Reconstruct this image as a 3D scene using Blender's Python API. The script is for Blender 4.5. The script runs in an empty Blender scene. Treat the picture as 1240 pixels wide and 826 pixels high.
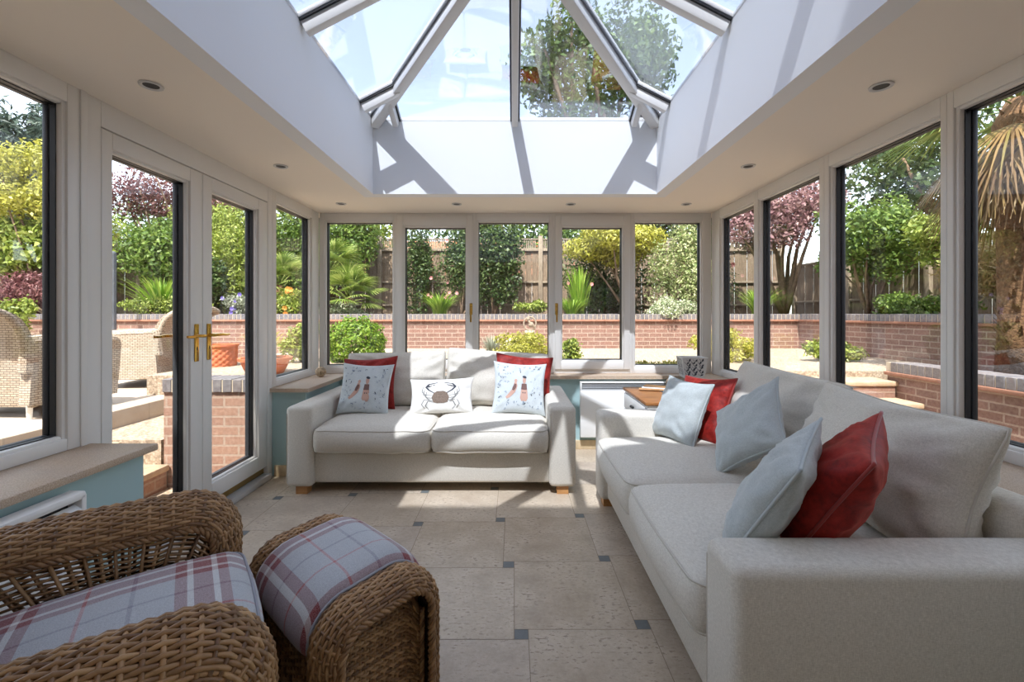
import bpy, bmesh, math, random
import numpy as np
from mathutils import Vector, Matrix, noise
C = bpy.context.scene.collection
sc = bpy.context.scene
R = math.radians
PI = math.pi

# ------------------------------------------------------------------ camera, sky, sun, exposure
EYE = 1.25
F = 545.0                                   # focal length in pixels of a 1240 wide frame
cam_d = bpy.data.cameras.new('camera'); cam = bpy.data.objects.new('camera', cam_d); C.objects.link(cam)
cam_d.sensor_fit = 'HORIZONTAL'; cam_d.sensor_width = 36; cam_d.lens = 36*F/1240
cam_d.shift_x = -2/1240; cam_d.shift_y = -33/1240
cam_d.clip_start = .02; cam_d.clip_end = 300
cam.location = (0, 0, EYE); cam.rotation_euler = (PI/2, 0, 0)
sc.camera = cam

SUN_DIR = Vector((.135, .591, -1)).normalized()
world = bpy.data.worlds.new('sky'); sc.world = world; world.use_nodes = True
wn = world.node_tree; wn.nodes.clear()
sky = wn.nodes.new('ShaderNodeTexSky'); sky.sky_type = 'NISHITA'; sky.sun_disc = False
sky.sun_elevation = math.asin(-SUN_DIR.z); sky.sun_rotation = math.atan2(-SUN_DIR.x, -SUN_DIR.y)
sky.air_density = 1.0; sky.dust_density = 1.2; sky.ozone_density = 1.0
hs = wn.nodes.new('ShaderNodeHueSaturation'); hs.inputs['Saturation'].default_value = .5
bg = wn.nodes.new('ShaderNodeBackground'); bg.inputs['Strength'].default_value = .45
wo = wn.nodes.new('ShaderNodeOutputWorld')
wn.links.new(sky.outputs[0], hs.inputs['Color']); wn.links.new(hs.outputs[0], bg.inputs[0]); wn.links.new(bg.outputs[0], wo.inputs[0])
sun_d = bpy.data.lights.new('sun', 'SUN'); sun = bpy.data.objects.new('sun', sun_d); C.objects.link(sun)
sun_d.energy = 7.0; sun_d.angle = R(.55); sun_d.color = (1, .955, .89)
sun.rotation_euler = SUN_DIR.to_track_quat('-Z', 'Y').to_euler(); sun.location = (-2, -8, 14)

sc.view_settings.view_transform = 'Standard'; sc.view_settings.look = 'None'
sc.view_settings.gamma = 1; sc.view_settings.use_curve_mapping = False
sc.view_settings.exposure = .68
sc.cycles.transparent_max_bounces = 32; sc.cycles.max_bounces = 10; sc.cycles.diffuse_bounces = 6
sc.cycles.glossy_bounces = 4; sc.cycles.sample_clamp_indirect = 6; sc.cycles.caustics_reflective = False
sc.cycles.use_denoising = True

# ------------------------------------------------------------------ helpers
def srgb(r, g, b):
    f = lambda c: (c/255/12.92) if c/255 <= .04045 else ((c/255+.055)/1.055)**2.4
    return (f(r), f(g), f(b), 1)

def at(u, v, z):                             # the point at height z seen at photo pixel (u, v)
    Y = F*(EYE-z)/(v-380)
    return Vector(((u-622)*Y/F, Y, z))

class NT:
    def __init__(s, name):
        s.m = bpy.data.materials.new(name); s.m.use_nodes = True; s.t = s.m.node_tree; s.t.nodes.clear()
        s.out = s.n('ShaderNodeOutputMaterial')
    def n(s, typ, ins=None, **props):
        k = s.t.nodes.new(typ)
        for a, b in props.items(): setattr(k, a, b)
        for a, b in (ins or {}).items(): s.put(k, a, b)
        return k
    def put(s, k, a, b):
        i = k.inputs[a]
        if isinstance(b, bpy.types.NodeSocket): s.t.links.new(b, i)
        elif isinstance(b, bpy.types.Node): s.t.links.new(b.outputs[0], i)
        else: i.default_value = b
    def math(s, op, a, b=None, clamp=False):
        k = s.n('ShaderNodeMath', operation=op, use_clamp=clamp); s.put(k, 0, a)
        if b is not None: s.put(k, 1, b)
        return k.outputs[0]
    def ramp(s, fac, stops, interp='LINEAR'):
        k = s.n('ShaderNodeValToRGB'); e = k.color_ramp; e.interpolation = interp
        while len(e.elements) > 1: e.elements.remove(e.elements[-1])
        e.elements[0].position = stops[0][0]; e.elements[0].color = stops[0][1]
        for p, c in stops[1:]:
            x = e.elements.new(p); x.color = c
        s.put(k, 0, fac); return k.outputs[0]
    def mix(s, fac, a, b, mode='MIX'):
        k = s.n('ShaderNodeMix', data_type='RGBA', blend_type=mode)
        s.put(k, 0, fac); s.put(k, 6, a); s.put(k, 7, b); return k.outputs[2]
    def co(s, kind='Object', scale=None):
        k = s.n('ShaderNodeTexCoord').outputs[kind]
        if scale is not None:
            m = s.n('ShaderNodeMapping', {'Vector': k}); m.inputs['Scale'].default_value = scale; return m.outputs[0]
        return k
    def noise(s, scale, detail=3, rough=.55, vec=None, out=0):
        k = s.n('ShaderNodeTexNoise', {'Scale': scale, 'Detail': detail, 'Roughness': rough, 'Vector': vec if vec is not None else s.co()})
        return k.outputs[out]
    def bump(s, h, strength=.3, dist=.005):
        return s.n('ShaderNodeBump', {'Height': h, 'Strength': strength, 'Distance': dist}).outputs[0]
    def principled(s, **kw):
        p = s.n('ShaderNodeBsdfPrincipled')
        for a, b in kw.items():
            a = {'color': 'Base Color', 'rough': 'Roughness', 'metal': 'Metallic', 'normal': 'Normal', 'spec': 'Specular IOR Level',
                 'sheen': 'Sheen Weight', 'sheen_rough': 'Sheen Roughness', 'sheen_tint': 'Sheen Tint', 'coat': 'Coat Weight'}.get(a, a)
            s.put(p, a, b)
        s.t.links.new(p.outputs[0], s.out.inputs[0]); s.p = p
        return s.m

MATS = {}
def plain(name, col, rough=.5, metal=0, var=0, scale=8, bump=0, bscale=60, bdist=.003, **kw):
    t = NT(name)
    c = col
    if var:
        d = tuple(max(0, x*(1-var)) for x in col[:3])+(1,); e = tuple(min(1, x*(1+var)) for x in col[:3])+(1,)
        c = t.ramp(t.noise(scale, 5), [(.3, d), (.7, e)])
    if bump: kw['normal'] = t.bump(t.noise(bscale, 4), bump, bdist)
    return t.principled(color=c, rough=rough, metal=metal, **kw)

class MB:
    def __init__(s): s.v = []; s.f = []; s.mi = []
    def add(s, vs, fs, m=0):
        o = len(s.v); s.v += [tuple(p) for p in vs]; s.f += [tuple(i+o for i in f) for f in fs]; s.mi += [m]*len(fs)
    _cache = {}
    def box(s, c, size, bev=0, rot=None, m=0, seg=2):
        key = (tuple(round(x, 5) for x in size), bev, seg)
        if key not in MB._cache:
            bm = bmesh.new(); bmesh.ops.create_cube(bm, size=1)
            for v in bm.verts: v.co = Vector((v.co.x*size[0], v.co.y*size[1], v.co.z*size[2]))
            if bev > 0: bmesh.ops.bevel(bm, geom=bm.edges[:], offset=bev, segments=seg, affect='EDGES', profile=.5, clamp_overlap=True)
            bm.verts.ensure_lookup_table()
            MB._cache[key] = ([v.co.copy() for v in bm.verts], [tuple(v.index for v in f.verts) for f in bm.faces]); bm.free()
        vs, fs = MB._cache[key]; c = Vector(c)
        s.add([(rot @ v if rot else v)+c for v in vs], fs, m)
    def b2(s, lo, hi, bev=0, m=0, seg=2):
        s.box([(a+b)/2 for a, b in zip(lo, hi)], [abs(b-a) for a, b in zip(lo, hi)], bev, None, m, seg)
    def tube(s, pts, r, sides=8, closed=False, m=0, caps=True, flat=None):
        P = [Vector(p) for p in pts]; n = len(P)
        if n < 2: return
        rr = r if isinstance(r, (list, tuple)) else [r]*n
        T = []
        for i in range(n):
            a = P[(i-1) % n] if (closed or i > 0) else P[i]; b = P[(i+1) % n] if (closed or i < n-1) else P[i]
            d = b-a; T.append(d.normalized() if d.length > 1e-9 else Vector((0, 0, 1)))
        up = Vector((0, 0, 1)) if abs(T[0].z) < .9 else Vector((1, 0, 0))
        N = (up - T[0]*up.dot(T[0])).normalized(); vs = []
        for i in range(n):
            N = (N - T[i]*N.dot(T[i]))
            N = N.normalized() if N.length > 1e-6 else T[i].orthogonal().normalized()
            B = T[i].cross(N)
            for k in range(sides):
                a = 2*PI*k/sides; vs.append(P[i]+N*(math.cos(a)*rr[i])+B*(math.sin(a)*rr[i]))
        fs = []
        for i in range(n if closed else n-1):
            j = (i+1) % n
            for k in range(sides):
                l = (k+1) % sides; fs.append((i*sides+k, i*sides+l, j*sides+l, j*sides+k))
        if caps and not closed:
            fs.append(tuple(range(sides))[::-1]); fs.append(tuple((n-1)*sides+k for k in range(sides)))
        s.add(vs, fs, m)
    def lathe(s, prof, c=(0, 0, 0), n=24, m=0, sx=1, sy=1):
        vs = []; fs = []; c = Vector(c)
        for r, z in prof:
            for k in range(n): vs.append(c+Vector((r*math.cos(2*PI*k/n)*sx, r*math.sin(2*PI*k/n)*sy, z)))
        for i in range(len(prof)-1):
            for k in range(n):
                l = (k+1) % n; fs.append((i*n+k, i*n+l, (i+1)*n+l, (i+1)*n+k))
        if prof[0][0] > 1e-4: fs.append(tuple(range(n))[::-1])
        if prof[-1][0] > 1e-4: fs.append(tuple((len(prof)-1)*n+k for k in range(n)))
        s.add(vs, fs, m)
    def grid(s, fn, nu, nv, m=0, cu=False, cv=False, flip=False):
        a = nu if cu else nu+1; b = nv if cv else nv+1
        vs = [fn(i/nu, j/nv) for i in range(a) for j in range(b)]; fs = []
        for i in range(nu):
            for j in range(nv):
                i2 = (i+1) % a; j2 = (j+1) % b
                q = (i*b+j, i2*b+j, i2*b+j2, i*b+j2); fs.append(q[::-1] if flip else q)
        s.add(vs, fs, m)
    def ball(s, c, r, n=10, m=0, sc3=(1, 1, 1)):
        c = Vector(c)
        s.lathe([(max(1e-5, r*math.sin(PI*i/n)), -r*math.cos(PI*i/n)*sc3[2]) for i in range(n+1)], c, n*2, m, sc3[0], sc3[1])
    def prism(s, poly, axis, lo, hi, m=0):
        n = len(poly); vs = []
        for q in (lo, hi):
            for a, b in poly: vs.append({'x': (q, a, b), 'y': (a, q, b), 'z': (a, b, q)}[axis])
        fs = [tuple(range(n)), tuple(range(2*n-1, n-1, -1))]+[(i, n+i, n+(i+1) % n, (i+1) % n) for i in range(n)]
        s.add(vs, fs, m)
    def build(s, name, mats, parent=None, loc=None, rot=None, ang=35, kind=None, recalc=True):
        me = bpy.data.meshes.new(name); me.from_pydata(s.v, [], s.f)
        for m in (mats if isinstance(mats, (list, tuple)) else [mats]): me.materials.append(m)
        me.polygons.foreach_set('material_index', s.mi)
        if recalc and len(s.f) < 60000:
            bm = bmesh.new(); bm.from_mesh(me); bmesh.ops.recalc_face_normals(bm, faces=bm.faces[:]); bm.to_mesh(me); bm.free()
        me.polygons.foreach_set('use_smooth', [True]*len(me.polygons))
        if ang and ang < 180: me.set_sharp_from_angle(angle=R(ang))
        me.update()
        o = bpy.data.objects.new(name, me); C.objects.link(o)
        if parent: o.parent = parent
        if loc is not None: o.location = loc
        if rot is not None: o.rotation_euler = rot
        if kind: o['kind'] = kind
        return o

def tag(o, label=None, cat=None, group=None, kind=None):
    if label: o['label'] = label
    if cat: o['category'] = cat
    if group: o['group'] = group
    if kind: o['kind'] = kind
    return o
def empty(name, loc, rz=0, **kw):
    o = bpy.data.objects.new(name, None); C.objects.link(o); o.location = loc; o.rotation_euler = (0, 0, rz); o.empty_display_size = .1
    return tag(o, **kw)
def copy_tree(o, parent=None):
    c = o.copy(); C.objects.link(c)
    if parent: c.parent = parent
    for ch in [x for x in bpy.data.objects if x.parent == o and x != c]: copy_tree(ch, c)
    return c

# ------------------------------------------------------------------ materials
M = {}
M['plaster'] = plain('white_plaster', srgb(245, 236, 223), .85, bump=.05, bscale=40)
M['upstand'] = plain('white_paint', srgb(236, 238, 240), .8)
M['frame'] = plain('white_frame', srgb(226, 224, 220), .35)
M['dark_frame'] = plain('anthracite_frame', srgb(52, 55, 60), .45)
M['gasket'] = plain('black_rubber', srgb(22, 22, 24), .5)
M['teal'] = plain('duck_egg_wall', srgb(166, 193, 194), .8, var=.03, scale=3)
M['sill'] = None
M['skirting'] = plain('stone_skirting', srgb(205, 184, 150), .5, var=.12, scale=20)
M['brass'] = plain('brass', srgb(212, 170, 84), .18, 1)
M['chrome'] = plain('chrome', srgb(200, 200, 200), .2, 1)
M['alu'] = plain('aluminium', srgb(206, 206, 206), .4, .25)
M['radiator'] = plain('white_enamel', srgb(236, 236, 233), .35)
M['dark'] = plain('dark_slot', srgb(60, 60, 60), .7)
M['grey_grille'] = plain('grey_grille', srgb(168, 170, 172), .4, .3)
M['oak'] = None
M['velvet_red'] = None
M['terracotta'] = plain('terracotta', srgb(190, 108, 72), .8, var=.18, scale=14, bump=.2, bscale=50)
M['stone'] = plain('pale_stone', srgb(196, 184, 165), .9, var=.15, scale=9, bump=.4, bscale=25)
M['slate'] = plain('slate', srgb(82, 86, 92), .8, var=.15, scale=8)
M['soil'] = plain('dark_soil', srgb(74, 56, 42), .95, var=.3, scale=12, bump=.6, bscale=30, bdist=.02)
M['bark'] = plain('bark', srgb(112, 92, 72), .9, var=.3, scale=20, bump=.5, bscale=40)
M['palm_bark'] = plain('palm_fibre', srgb(112, 84, 58), .95, var=.4, scale=30, bump=.8, bscale=50, bdist=.02)
M['white_obj'] = plain('white_card', srgb(240, 240, 238), .5)
M['paper'] = plain('kraft_paper', srgb(196, 150, 100), .7, var=.2, scale=30)

def glass_mat(name, tint, base):
    t = NT(name)
    f = t.n('ShaderNodeLayerWeight', {'Blend': .5}).outputs['Facing']
    p = t.math('POWER', f, 5.0)
    r = t.math('ADD', t.math('MULTIPLY', p, 1-base), base, True)
    tr = t.n('ShaderNodeBsdfTransparent', {'Color': tint}); gl = t.n('ShaderNodeBsdfGlossy', {'Roughness': 0.0, 'Color': (1, 1, 1, 1)})
    mx = t.n('ShaderNodeMixShader', {0: r, 1: tr.outputs[0], 2: gl.outputs[0]})
    t.t.links.new(mx.outputs[0], t.out.inputs[0]); return t.m
M['glass'] = glass_mat('window_glass', (.97, .98, .975, 1), .035)
M['roof_glass'] = glass_mat('solar_roof_glass', (.77, .81, .88, 1), .18)

def mat_sill():
    t = NT('granite_sill'); c = t.co()
    n1 = t.noise(260, 2, .6, c); n2 = t.noise(9, 4, .6, c)
    a = t.ramp(n1, [(.3, srgb(150, 126, 104)), (.5, srgb(186, 164, 140)), (.72, srgb(212, 196, 176))])
    b = t.mix(.25, a, t.ramp(n2, [(.3, srgb(190, 160, 128)), (.7, srgb(170, 158, 150))]))
    return t.principled(color=b, rough=.5, normal=t.bump(n1, .08, .002))
M['sill'] = mat_sill()

def mat_tile():
    t = NT('travertine_tile'); c = t.co()
    isl = t.n('ShaderNodeNewGeometry').outputs['Random Per Island']
    off = t.n('ShaderNodeCombineXYZ', {0: t.math('MULTIPLY', isl, 37.0), 1: t.math('MULTIPLY', isl, 91.0), 2: 0.0})
    v = t.n('ShaderNodeVectorMath', {0: c, 1: off.outputs[0]}, operation='ADD').outputs[0]
    base = t.ramp(isl, [(0, srgb(166, 146, 120)), (.35, srgb(186, 170, 148)), (.7, srgb(176, 162, 148)), (1, srgb(196, 176, 146))])
    cl = t.noise(5, 6, .65, v); fine = t.noise(60, 4, .7, v)
    col = t.mix(.55, base, t.ramp(cl, [(.3, srgb(142, 124, 104)), (.62, srgb(202, 188, 168))]))
    mp = t.n('ShaderNodeMapping', {'Vector': v}); mp.inputs['Scale'].default_value = (1, 2.2, 1)
    pit = t.n('ShaderNodeTexNoise', {'Scale': 38.0, 'Detail': 4.0, 'Roughness': .62, 'Vector': mp.outputs[0]}).outputs[0]
    mask = t.math('MULTIPLY', t.ramp(pit, [(.56, (0, 0, 0, 1)), (.62, (1, 1, 1, 1))]), t.ramp(cl, [(.42, (0, 0, 0, 1)), (.6, (1, 1, 1, 1))]))
    col = t.mix(t.math('MULTIPLY', mask, .8), col, srgb(104, 82, 66))
    col = t.mix(.12, col, t.ramp(fine, [(.3, srgb(120, 100, 80)), (.7, srgb(235, 225, 210))]))
    rg = t.ramp(cl, [(.3, (.3, .3, .3, 1)), (.7, (.42, .42, .42, 1))])
    return t.principled(color=col, rough=rg, normal=t.bump(t.math('SUBTRACT', 1.0, mask), .12, .002))
M['tile'] = mat_tile()
M['tile_slate'] = plain('slate_inset', srgb(104, 108, 108), .45, var=.12, scale=30)
M['grout'] = plain('grout', srgb(132, 116, 98), .9)

def mat_linen(name, c1, c2, thread=520, bump=.25, sheen=.1):
    t = NT(name); c = t.co()
    wx = t.n('ShaderNodeTexWave', {'Scale': thread/20, 'Distortion': .6, 'Detail': 1.0, 'Vector': c}, wave_type='BANDS', bands_direction='DIAGONAL').outputs['Fac']
    n0 = t.noise(thread, 2, .5, c)
    ns = t.n('ShaderNodeTexNoise', {'Scale': 90.0, 'Detail': 3.0, 'Vector': t.co('Object', (1, 1, 5))}).outputs[0]
    ns2 = t.n('ShaderNodeTexNoise', {'Scale': 90.0, 'Detail': 3.0, 'Vector': t.co('Object', (5, 5, 1))}).outputs[0]
    h = t.math('ADD', t.math('ADD', ns, ns2), t.math('MULTIPLY', n0, .6))
    col = t.ramp(t.math('MULTIPLY', h, .385), [(.35, c1), (.65, c2)])
    return t.principled(color=col, rough=.92, normal=t.bump(h, bump, .0012), spec=.2, sheen=sheen, sheen_rough=.5)
M['linen'] = mat_linen('cream_linen', srgb(186, 180, 168), srgb(222, 217, 206))
M['linen_pipe'] = plain('linen_piping', srgb(196, 190, 178), .9)
M['pale_blue'] = mat_linen('pale_blue_velvet', srgb(158, 165, 165), srgb(186, 192, 191), 300, .12, .35)
M['pale_pipe'] = plain('pale_blue_piping', srgb(174, 181, 181), .85)
M['print_blue'] = mat_linen('printed_pale_cotton', srgb(182, 190, 193), srgb(206, 212, 213), 700, .1)
M['off_white'] = mat_linen('off_white_cotton', srgb(212, 210, 204), srgb(228, 226, 220), 700, .1)
def mat_velvet():
    t = NT('red_velvet'); c = t.co()
    n = t.noise(16, 5, .7, c); n2 = t.noise(70, 3, .6, c)
    col = t.ramp(t.math('ADD', t.math('MULTIPLY', n, .7), t.math('MULTIPLY', n2, .3)), [(.35, srgb(98, 18, 15)), (.55, srgb(144, 33, 26)), (.75, srgb(172, 54, 42))])
    return t.principled(color=col, rough=.6, normal=t.bump(n2, .2, .003), sheen=.5, sheen_rough=.35, sheen_tint=srgb(230, 120, 100), spec=.25)
M['velvet_red'] = mat_velvet()
M['red_pipe'] = plain('red_piping', srgb(142, 38, 30), .7, sheen=.3)
M['ink_blue'] = plain('blue_grey_print', srgb(140, 152, 166), .9)
M['ink_pink'] = plain('pink_print', srgb(196, 158, 142), .9)
M['ink_brown'] = plain('brown_print', srgb(112, 84, 78), .9)
M['ink_dark'] = plain('dark_print', srgb(62, 66, 76), .9)
M['ink_sand'] = plain('speckled_print', srgb(120, 104, 92), .9, var=.4, scale=160)
M['ink_grey'] = plain('grey_print', srgb(128, 128, 126), .9)

def mat_wood(name, c1, c2, axis=(1, 8, 8), rough=.4, scale=6):
    t = NT(name); v = t.co('Object', axis)
    n = t.noise(scale, 6, .6, v)
    return t.principled(color=t.ramp(n, [(.3, c1), (.7, c2)]), rough=rough, normal=t.bump(n, .08, .002))
M['oak'] = mat_wood('oak', srgb(158, 108, 62), srgb(196, 146, 92))
M['table_top'] = mat_wood('brown_tabletop', srgb(122, 76, 40), srgb(176, 118, 66))
M['fence_wood'] = mat_wood('weathered_board', srgb(96, 80, 66), srgb(142, 124, 104), (6, 6, .8), .9, 8)
M['post_wood'] = mat_wood('fence_post', srgb(112, 98, 84), srgb(156, 142, 122), (6, 6, .8), .9, 8)

def mat_plaid():
    t = NT('plaid_wool'); sep = t.n('ShaderNodeSeparateXYZ', {0: t.co()})
    base = srgb(170, 173, 177); red = srgb(122, 26, 30); wh = srgb(214, 212, 208); dk = srgb(126, 124, 138); rl = srgb(176, 96, 92)
    st = [(0, base), (.10, dk), (.125, base), (.33, red), (.395, wh), (.43, red), (.54, wh), (.575, red), (.64, base), (.86, rl), (.88, base)]
    cs = []
    for k, per, ph in ((0, .37, .02), (1, .37, .11)):
        x = t.math('FRACT', t.math('ADD', t.math('DIVIDE', sep.outputs[k], per), 10.0+ph))
        cs.append(t.ramp(x, st, 'CONSTANT'))
    col = t.mix(.5, cs[0], cs[1])
    n = t.noise(420, 2, .6)
    col = t.mix(.16, col, t.ramp(n, [(.35, srgb(70, 70, 80)), (.65, srgb(240, 240, 240))]))
    return t.principled(color=col, rough=.95, normal=t.bump(n, .25, .0015), spec=.15, sheen=.2)
M['plaid'] = mat_plaid()
M['plaid_pipe'] = plain('grey_wool_piping', srgb(150, 150, 156), .95)
def mat_wicker():
    t = NT('brown_wicker'); n = t.noise(26, 4, .6)
    isl = t.n('ShaderNodeNewGeometry').outputs['Random Per Island']
    f = t.math('ADD', t.math('MULTIPLY', n, .6), t.math('MULTIPLY', isl, .4))
    return t.principled(color=t.ramp(f, [(.25, srgb(96, 66, 40)), (.5, srgb(142, 106, 68)), (.8, srgb(184, 146, 102))]), rough=.42)
M['wicker'] = mat_wicker()
M['gap_shade_and_deck'] = plain('gap_shade_and_deck_brown', srgb(66, 46, 30), .8)  # dark brown: painted shade for the weave gaps, also the seat deck

def mat_brick(name, axis, pal=None):
    t = NT(name); sep = t.n('ShaderNodeSeparateXYZ', {0: t.co()})
    cx = t.n('ShaderNodeCombineXYZ', {0: sep.outputs[axis], 1: sep.outputs[2], 2: 0.0}).outputs[0]
    pal = pal or (srgb(122, 82, 70), srgb(98, 65, 56), srgb(160, 142, 127))
    b = t.n('ShaderNodeTexBrick', {'Vector': cx, 'Color1': pal[0], 'Color2': pal[1], 'Mortar': pal[2], 'Scale': 1.0, 'Mortar Size': .008,
                                    'Mortar Smooth': .1, 'Bias': 0.0, 'Brick Width': .225, 'Row Height': .075})
    n = t.noise(3, 5, .7); n2 = t.noise(40, 4, .7)
    col = t.mix(.22, b.outputs['Color'], t.ramp(n, [(.3, srgb(84, 58, 50)), (.55, srgb(126, 90, 78)), (.75, srgb(166, 146, 134))]))
    col = t.mix(.2, col, t.ramp(n2, [(.3, srgb(90, 66, 56)), (.7, srgb(214, 190, 172))]))
    return t.principled(color=col, rough=.9, normal=t.bump(t.math('SUBTRACT', n2, t.math('MULTIPLY', b.outputs['Fac'], 1.5)), .4, .006))
M['brick_x'] = mat_brick('red_brick', 0); M['brick_y'] = mat_brick('red_brick_side', 1)
PALE = (srgb(156, 118, 96), srgb(138, 100, 82), srgb(166, 148, 132))
M['brick_pale'] = mat_brick('pale_brick', 0, PALE); M['brick_pale_y'] = mat_brick('pale_brick_side', 1, PALE)
M['brick_dark'] = mat_brick('brown_brick', 1, (srgb(124, 84, 68), srgb(104, 70, 58), srgb(140, 120, 104)))
def mat_coping():
    t = NT('blue_brick_coping'); isl = t.n('ShaderNodeNewGeometry').outputs['Random Per Island']
    c = t.ramp(isl, [(0, srgb(84, 82, 90)), (.5, srgb(112, 106, 108)), (1, srgb(98, 88, 88))])
    return t.principled(color=t.mix(.25, c, t.ramp(t.noise(30, 4), [(.3, srgb(60, 58, 60)), (.7, srgb(170, 165, 160))])), rough=.6)
M['coping'] = mat_coping(); M['mortar'] = plain('mortar', srgb(186, 172, 152), .95)
def mat_gravel(name, a, b, c, scale=55):
    t = NT(name); v = t.n('ShaderNodeTexVoronoi', {'Scale': scale, 'Vector': t.co()})
    sep = t.n('ShaderNodeSeparateColor', {0: v.outputs['Color']})
    col = t.ramp(sep.outputs[0], [(0, a), (.5, b), (1, c)])
    col = t.mix(t.ramp(v.outputs['Distance'], [(.35, (0, 0, 0, 1)), (.75, (.55, .55, .55, 1))]), col, srgb(110, 92, 74))
    return t.principled(color=col, rough=.9, normal=t.bump(v.outputs['Distance'], -.8, .02))
M['gravel'] = mat_gravel('pale_gravel', srgb(158, 138, 116), srgb(190, 174, 154), srgb(136, 116, 96))
def mat_paving():
    t = NT('sandstone_paving'); c = t.co()
    b = t.n('ShaderNodeTexBrick', {'Vector': c, 'Color1': srgb(190, 172, 150), 'Color2': srgb(174, 158, 140), 'Mortar': srgb(160, 146, 128), 'Scale': 1.0,
                                    'Mortar Size': .008, 'Brick Width': .9, 'Row Height': .6})
    n = t.noise(4, 6, .7, c)
    return t.principled(color=t.mix(.3, b.outputs[0], t.ramp(n, [(.3, srgb(164, 142, 118)), (.7, srgb(206, 194, 178))])), rough=.85, normal=t.bump(n, .1, .01))
M['paving'] = mat_paving()
M['step_stone'] = plain('step_tread', srgb(176, 152, 126), .9, var=.22, scale=14, bump=.5, bscale=40, bdist=.01)
def mat_resin():
    t = NT('pale_resin_wicker'); sep = t.n('ShaderNodeSeparateXYZ', {0: t.co()})
    xy = t.math('ADD', sep.outputs[0], sep.outputs[1])
    cx = t.n('ShaderNodeCombineXYZ', {0: xy, 1: sep.outputs[2], 2: 0.0}).outputs[0]
    b = t.n('ShaderNodeTexBrick', {'Vector': cx, 'Color1': srgb(186, 172, 154), 'Color2': srgb(166, 150, 130), 'Mortar': srgb(98, 82, 66), 'Scale': 1.0,
                                    'Mortar Size': .0035, 'Mortar Smooth': .6, 'Brick Width': .05, 'Row Height': .018})
    return t.principled(color=b.outputs[0], rough=.7, normal=t.bump(b.outputs['Fac'], -.7, .008))
M['resin'] = mat_resin()
M['seat_grey'] = plain('grey_outdoor_cushion', srgb(150, 152, 154), .95, var=.08, scale=40)

def mat_leaf(name, cols, transl=.3, rough=.45, noise_w=.0):
    t = NT(name); isl = t.n('ShaderNodeNewGeometry').outputs['Random Per Island']
    k = len(cols)-1
    col = t.ramp(isl, [(i/k, c) for i, c in enumerate(cols)])
    p = t.n('ShaderNodeBsdfPrincipled', {'Base Color': col, 'Roughness': rough, 'Specular IOR Level': .35})
    tr = t.n('ShaderNodeBsdfTranslucent', {'Color': col})
    mx = t.n('ShaderNodeMixShader', {0: transl, 1: p.outputs[0], 2: tr.outputs[0]})
    t.t.links.new(mx.outputs[0], t.out.inputs[0]); return t.m
L = {
 'mid': mat_leaf('mid_green_leaf', [srgb(60, 84, 32), srgb(92, 118, 48), srgb(130, 150, 70)]),
 'dark': mat_leaf('dark_green_leaf', [srgb(40, 60, 30), srgb(66, 88, 44), srgb(100, 118, 64)]),
 'lime': mat_leaf('lime_leaf', [srgb(92, 112, 40), srgb(134, 150, 60), srgb(178, 186, 100)]),
 'yellow': mat_leaf('yellow_green_leaf', [srgb(130, 132, 44), srgb(170, 168, 60), srgb(202, 196, 104)]),
 'box': mat_leaf('clipped_green_leaf', [srgb(78, 110, 28), srgb(112, 142, 42), srgb(150, 172, 66)]),
 'vari': mat_leaf('variegated_leaf', [srgb(104, 128, 66), srgb(160, 172, 112), srgb(216, 212, 166)]),
 'white': mat_leaf('white_edged_leaf', [srgb(96, 118, 70), srgb(176, 184, 146), srgb(226, 224, 200)]),
 'purple': mat_leaf('purple_leaf', [srgb(84, 46, 50), srgb(122, 76, 76), srgb(160, 116, 110)]),
 'pinkish': mat_leaf('dusky_pink_leaf', [srgb(108, 74, 80), srgb(150, 112, 114), srgb(186, 152, 146)]),
 'grey': mat_leaf('silver_leaf', [srgb(116, 122, 102), srgb(156, 160, 138), srgb(184, 186, 168)]),
 'palm': mat_leaf('palm_leaf', [srgb(84, 108, 40), srgb(124, 142, 62), srgb(168, 176, 100)]),
 'dry': mat_leaf('dry_palm_leaf', [srgb(96, 72, 46), srgb(146, 118, 76), srgb(120, 108, 58)]),
 'conifer': mat_leaf('conifer_needles', [srgb(44, 60, 52), srgb(66, 84, 72), srgb(92, 108, 94)]),
 'straw': mat_leaf('straw_stems', [srgb(150, 122, 84), srgb(180, 154, 110), srgb(128, 120, 70)]),
 'blade': mat_leaf('grassy_blade', [srgb(84, 122, 32), srgb(122, 156, 48), srgb(160, 180, 80)]),
 'pinkf': mat_leaf('pink_petal', [srgb(206, 120, 128), srgb(232, 168, 164)]),
 'purplef': mat_leaf('violet_petal', [srgb(92, 80, 160), srgb(128, 112, 190)]),
 'orangef': mat_leaf('orange_petal', [srgb(222, 130, 50), srgb(236, 170, 84)]),
}

# ================================================================== ROOM SHELL
XL, XR, YB, ZC = -1.86, 1.89, 4.30, 2.213        # inner faces of the window walls, ceiling height
WL, WR, WB = -1.60, 1.63, 4.16                   # inner faces of the dwarf walls
YN = -1.0                                        # house wall behind the camera
SILL = .68

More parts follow.
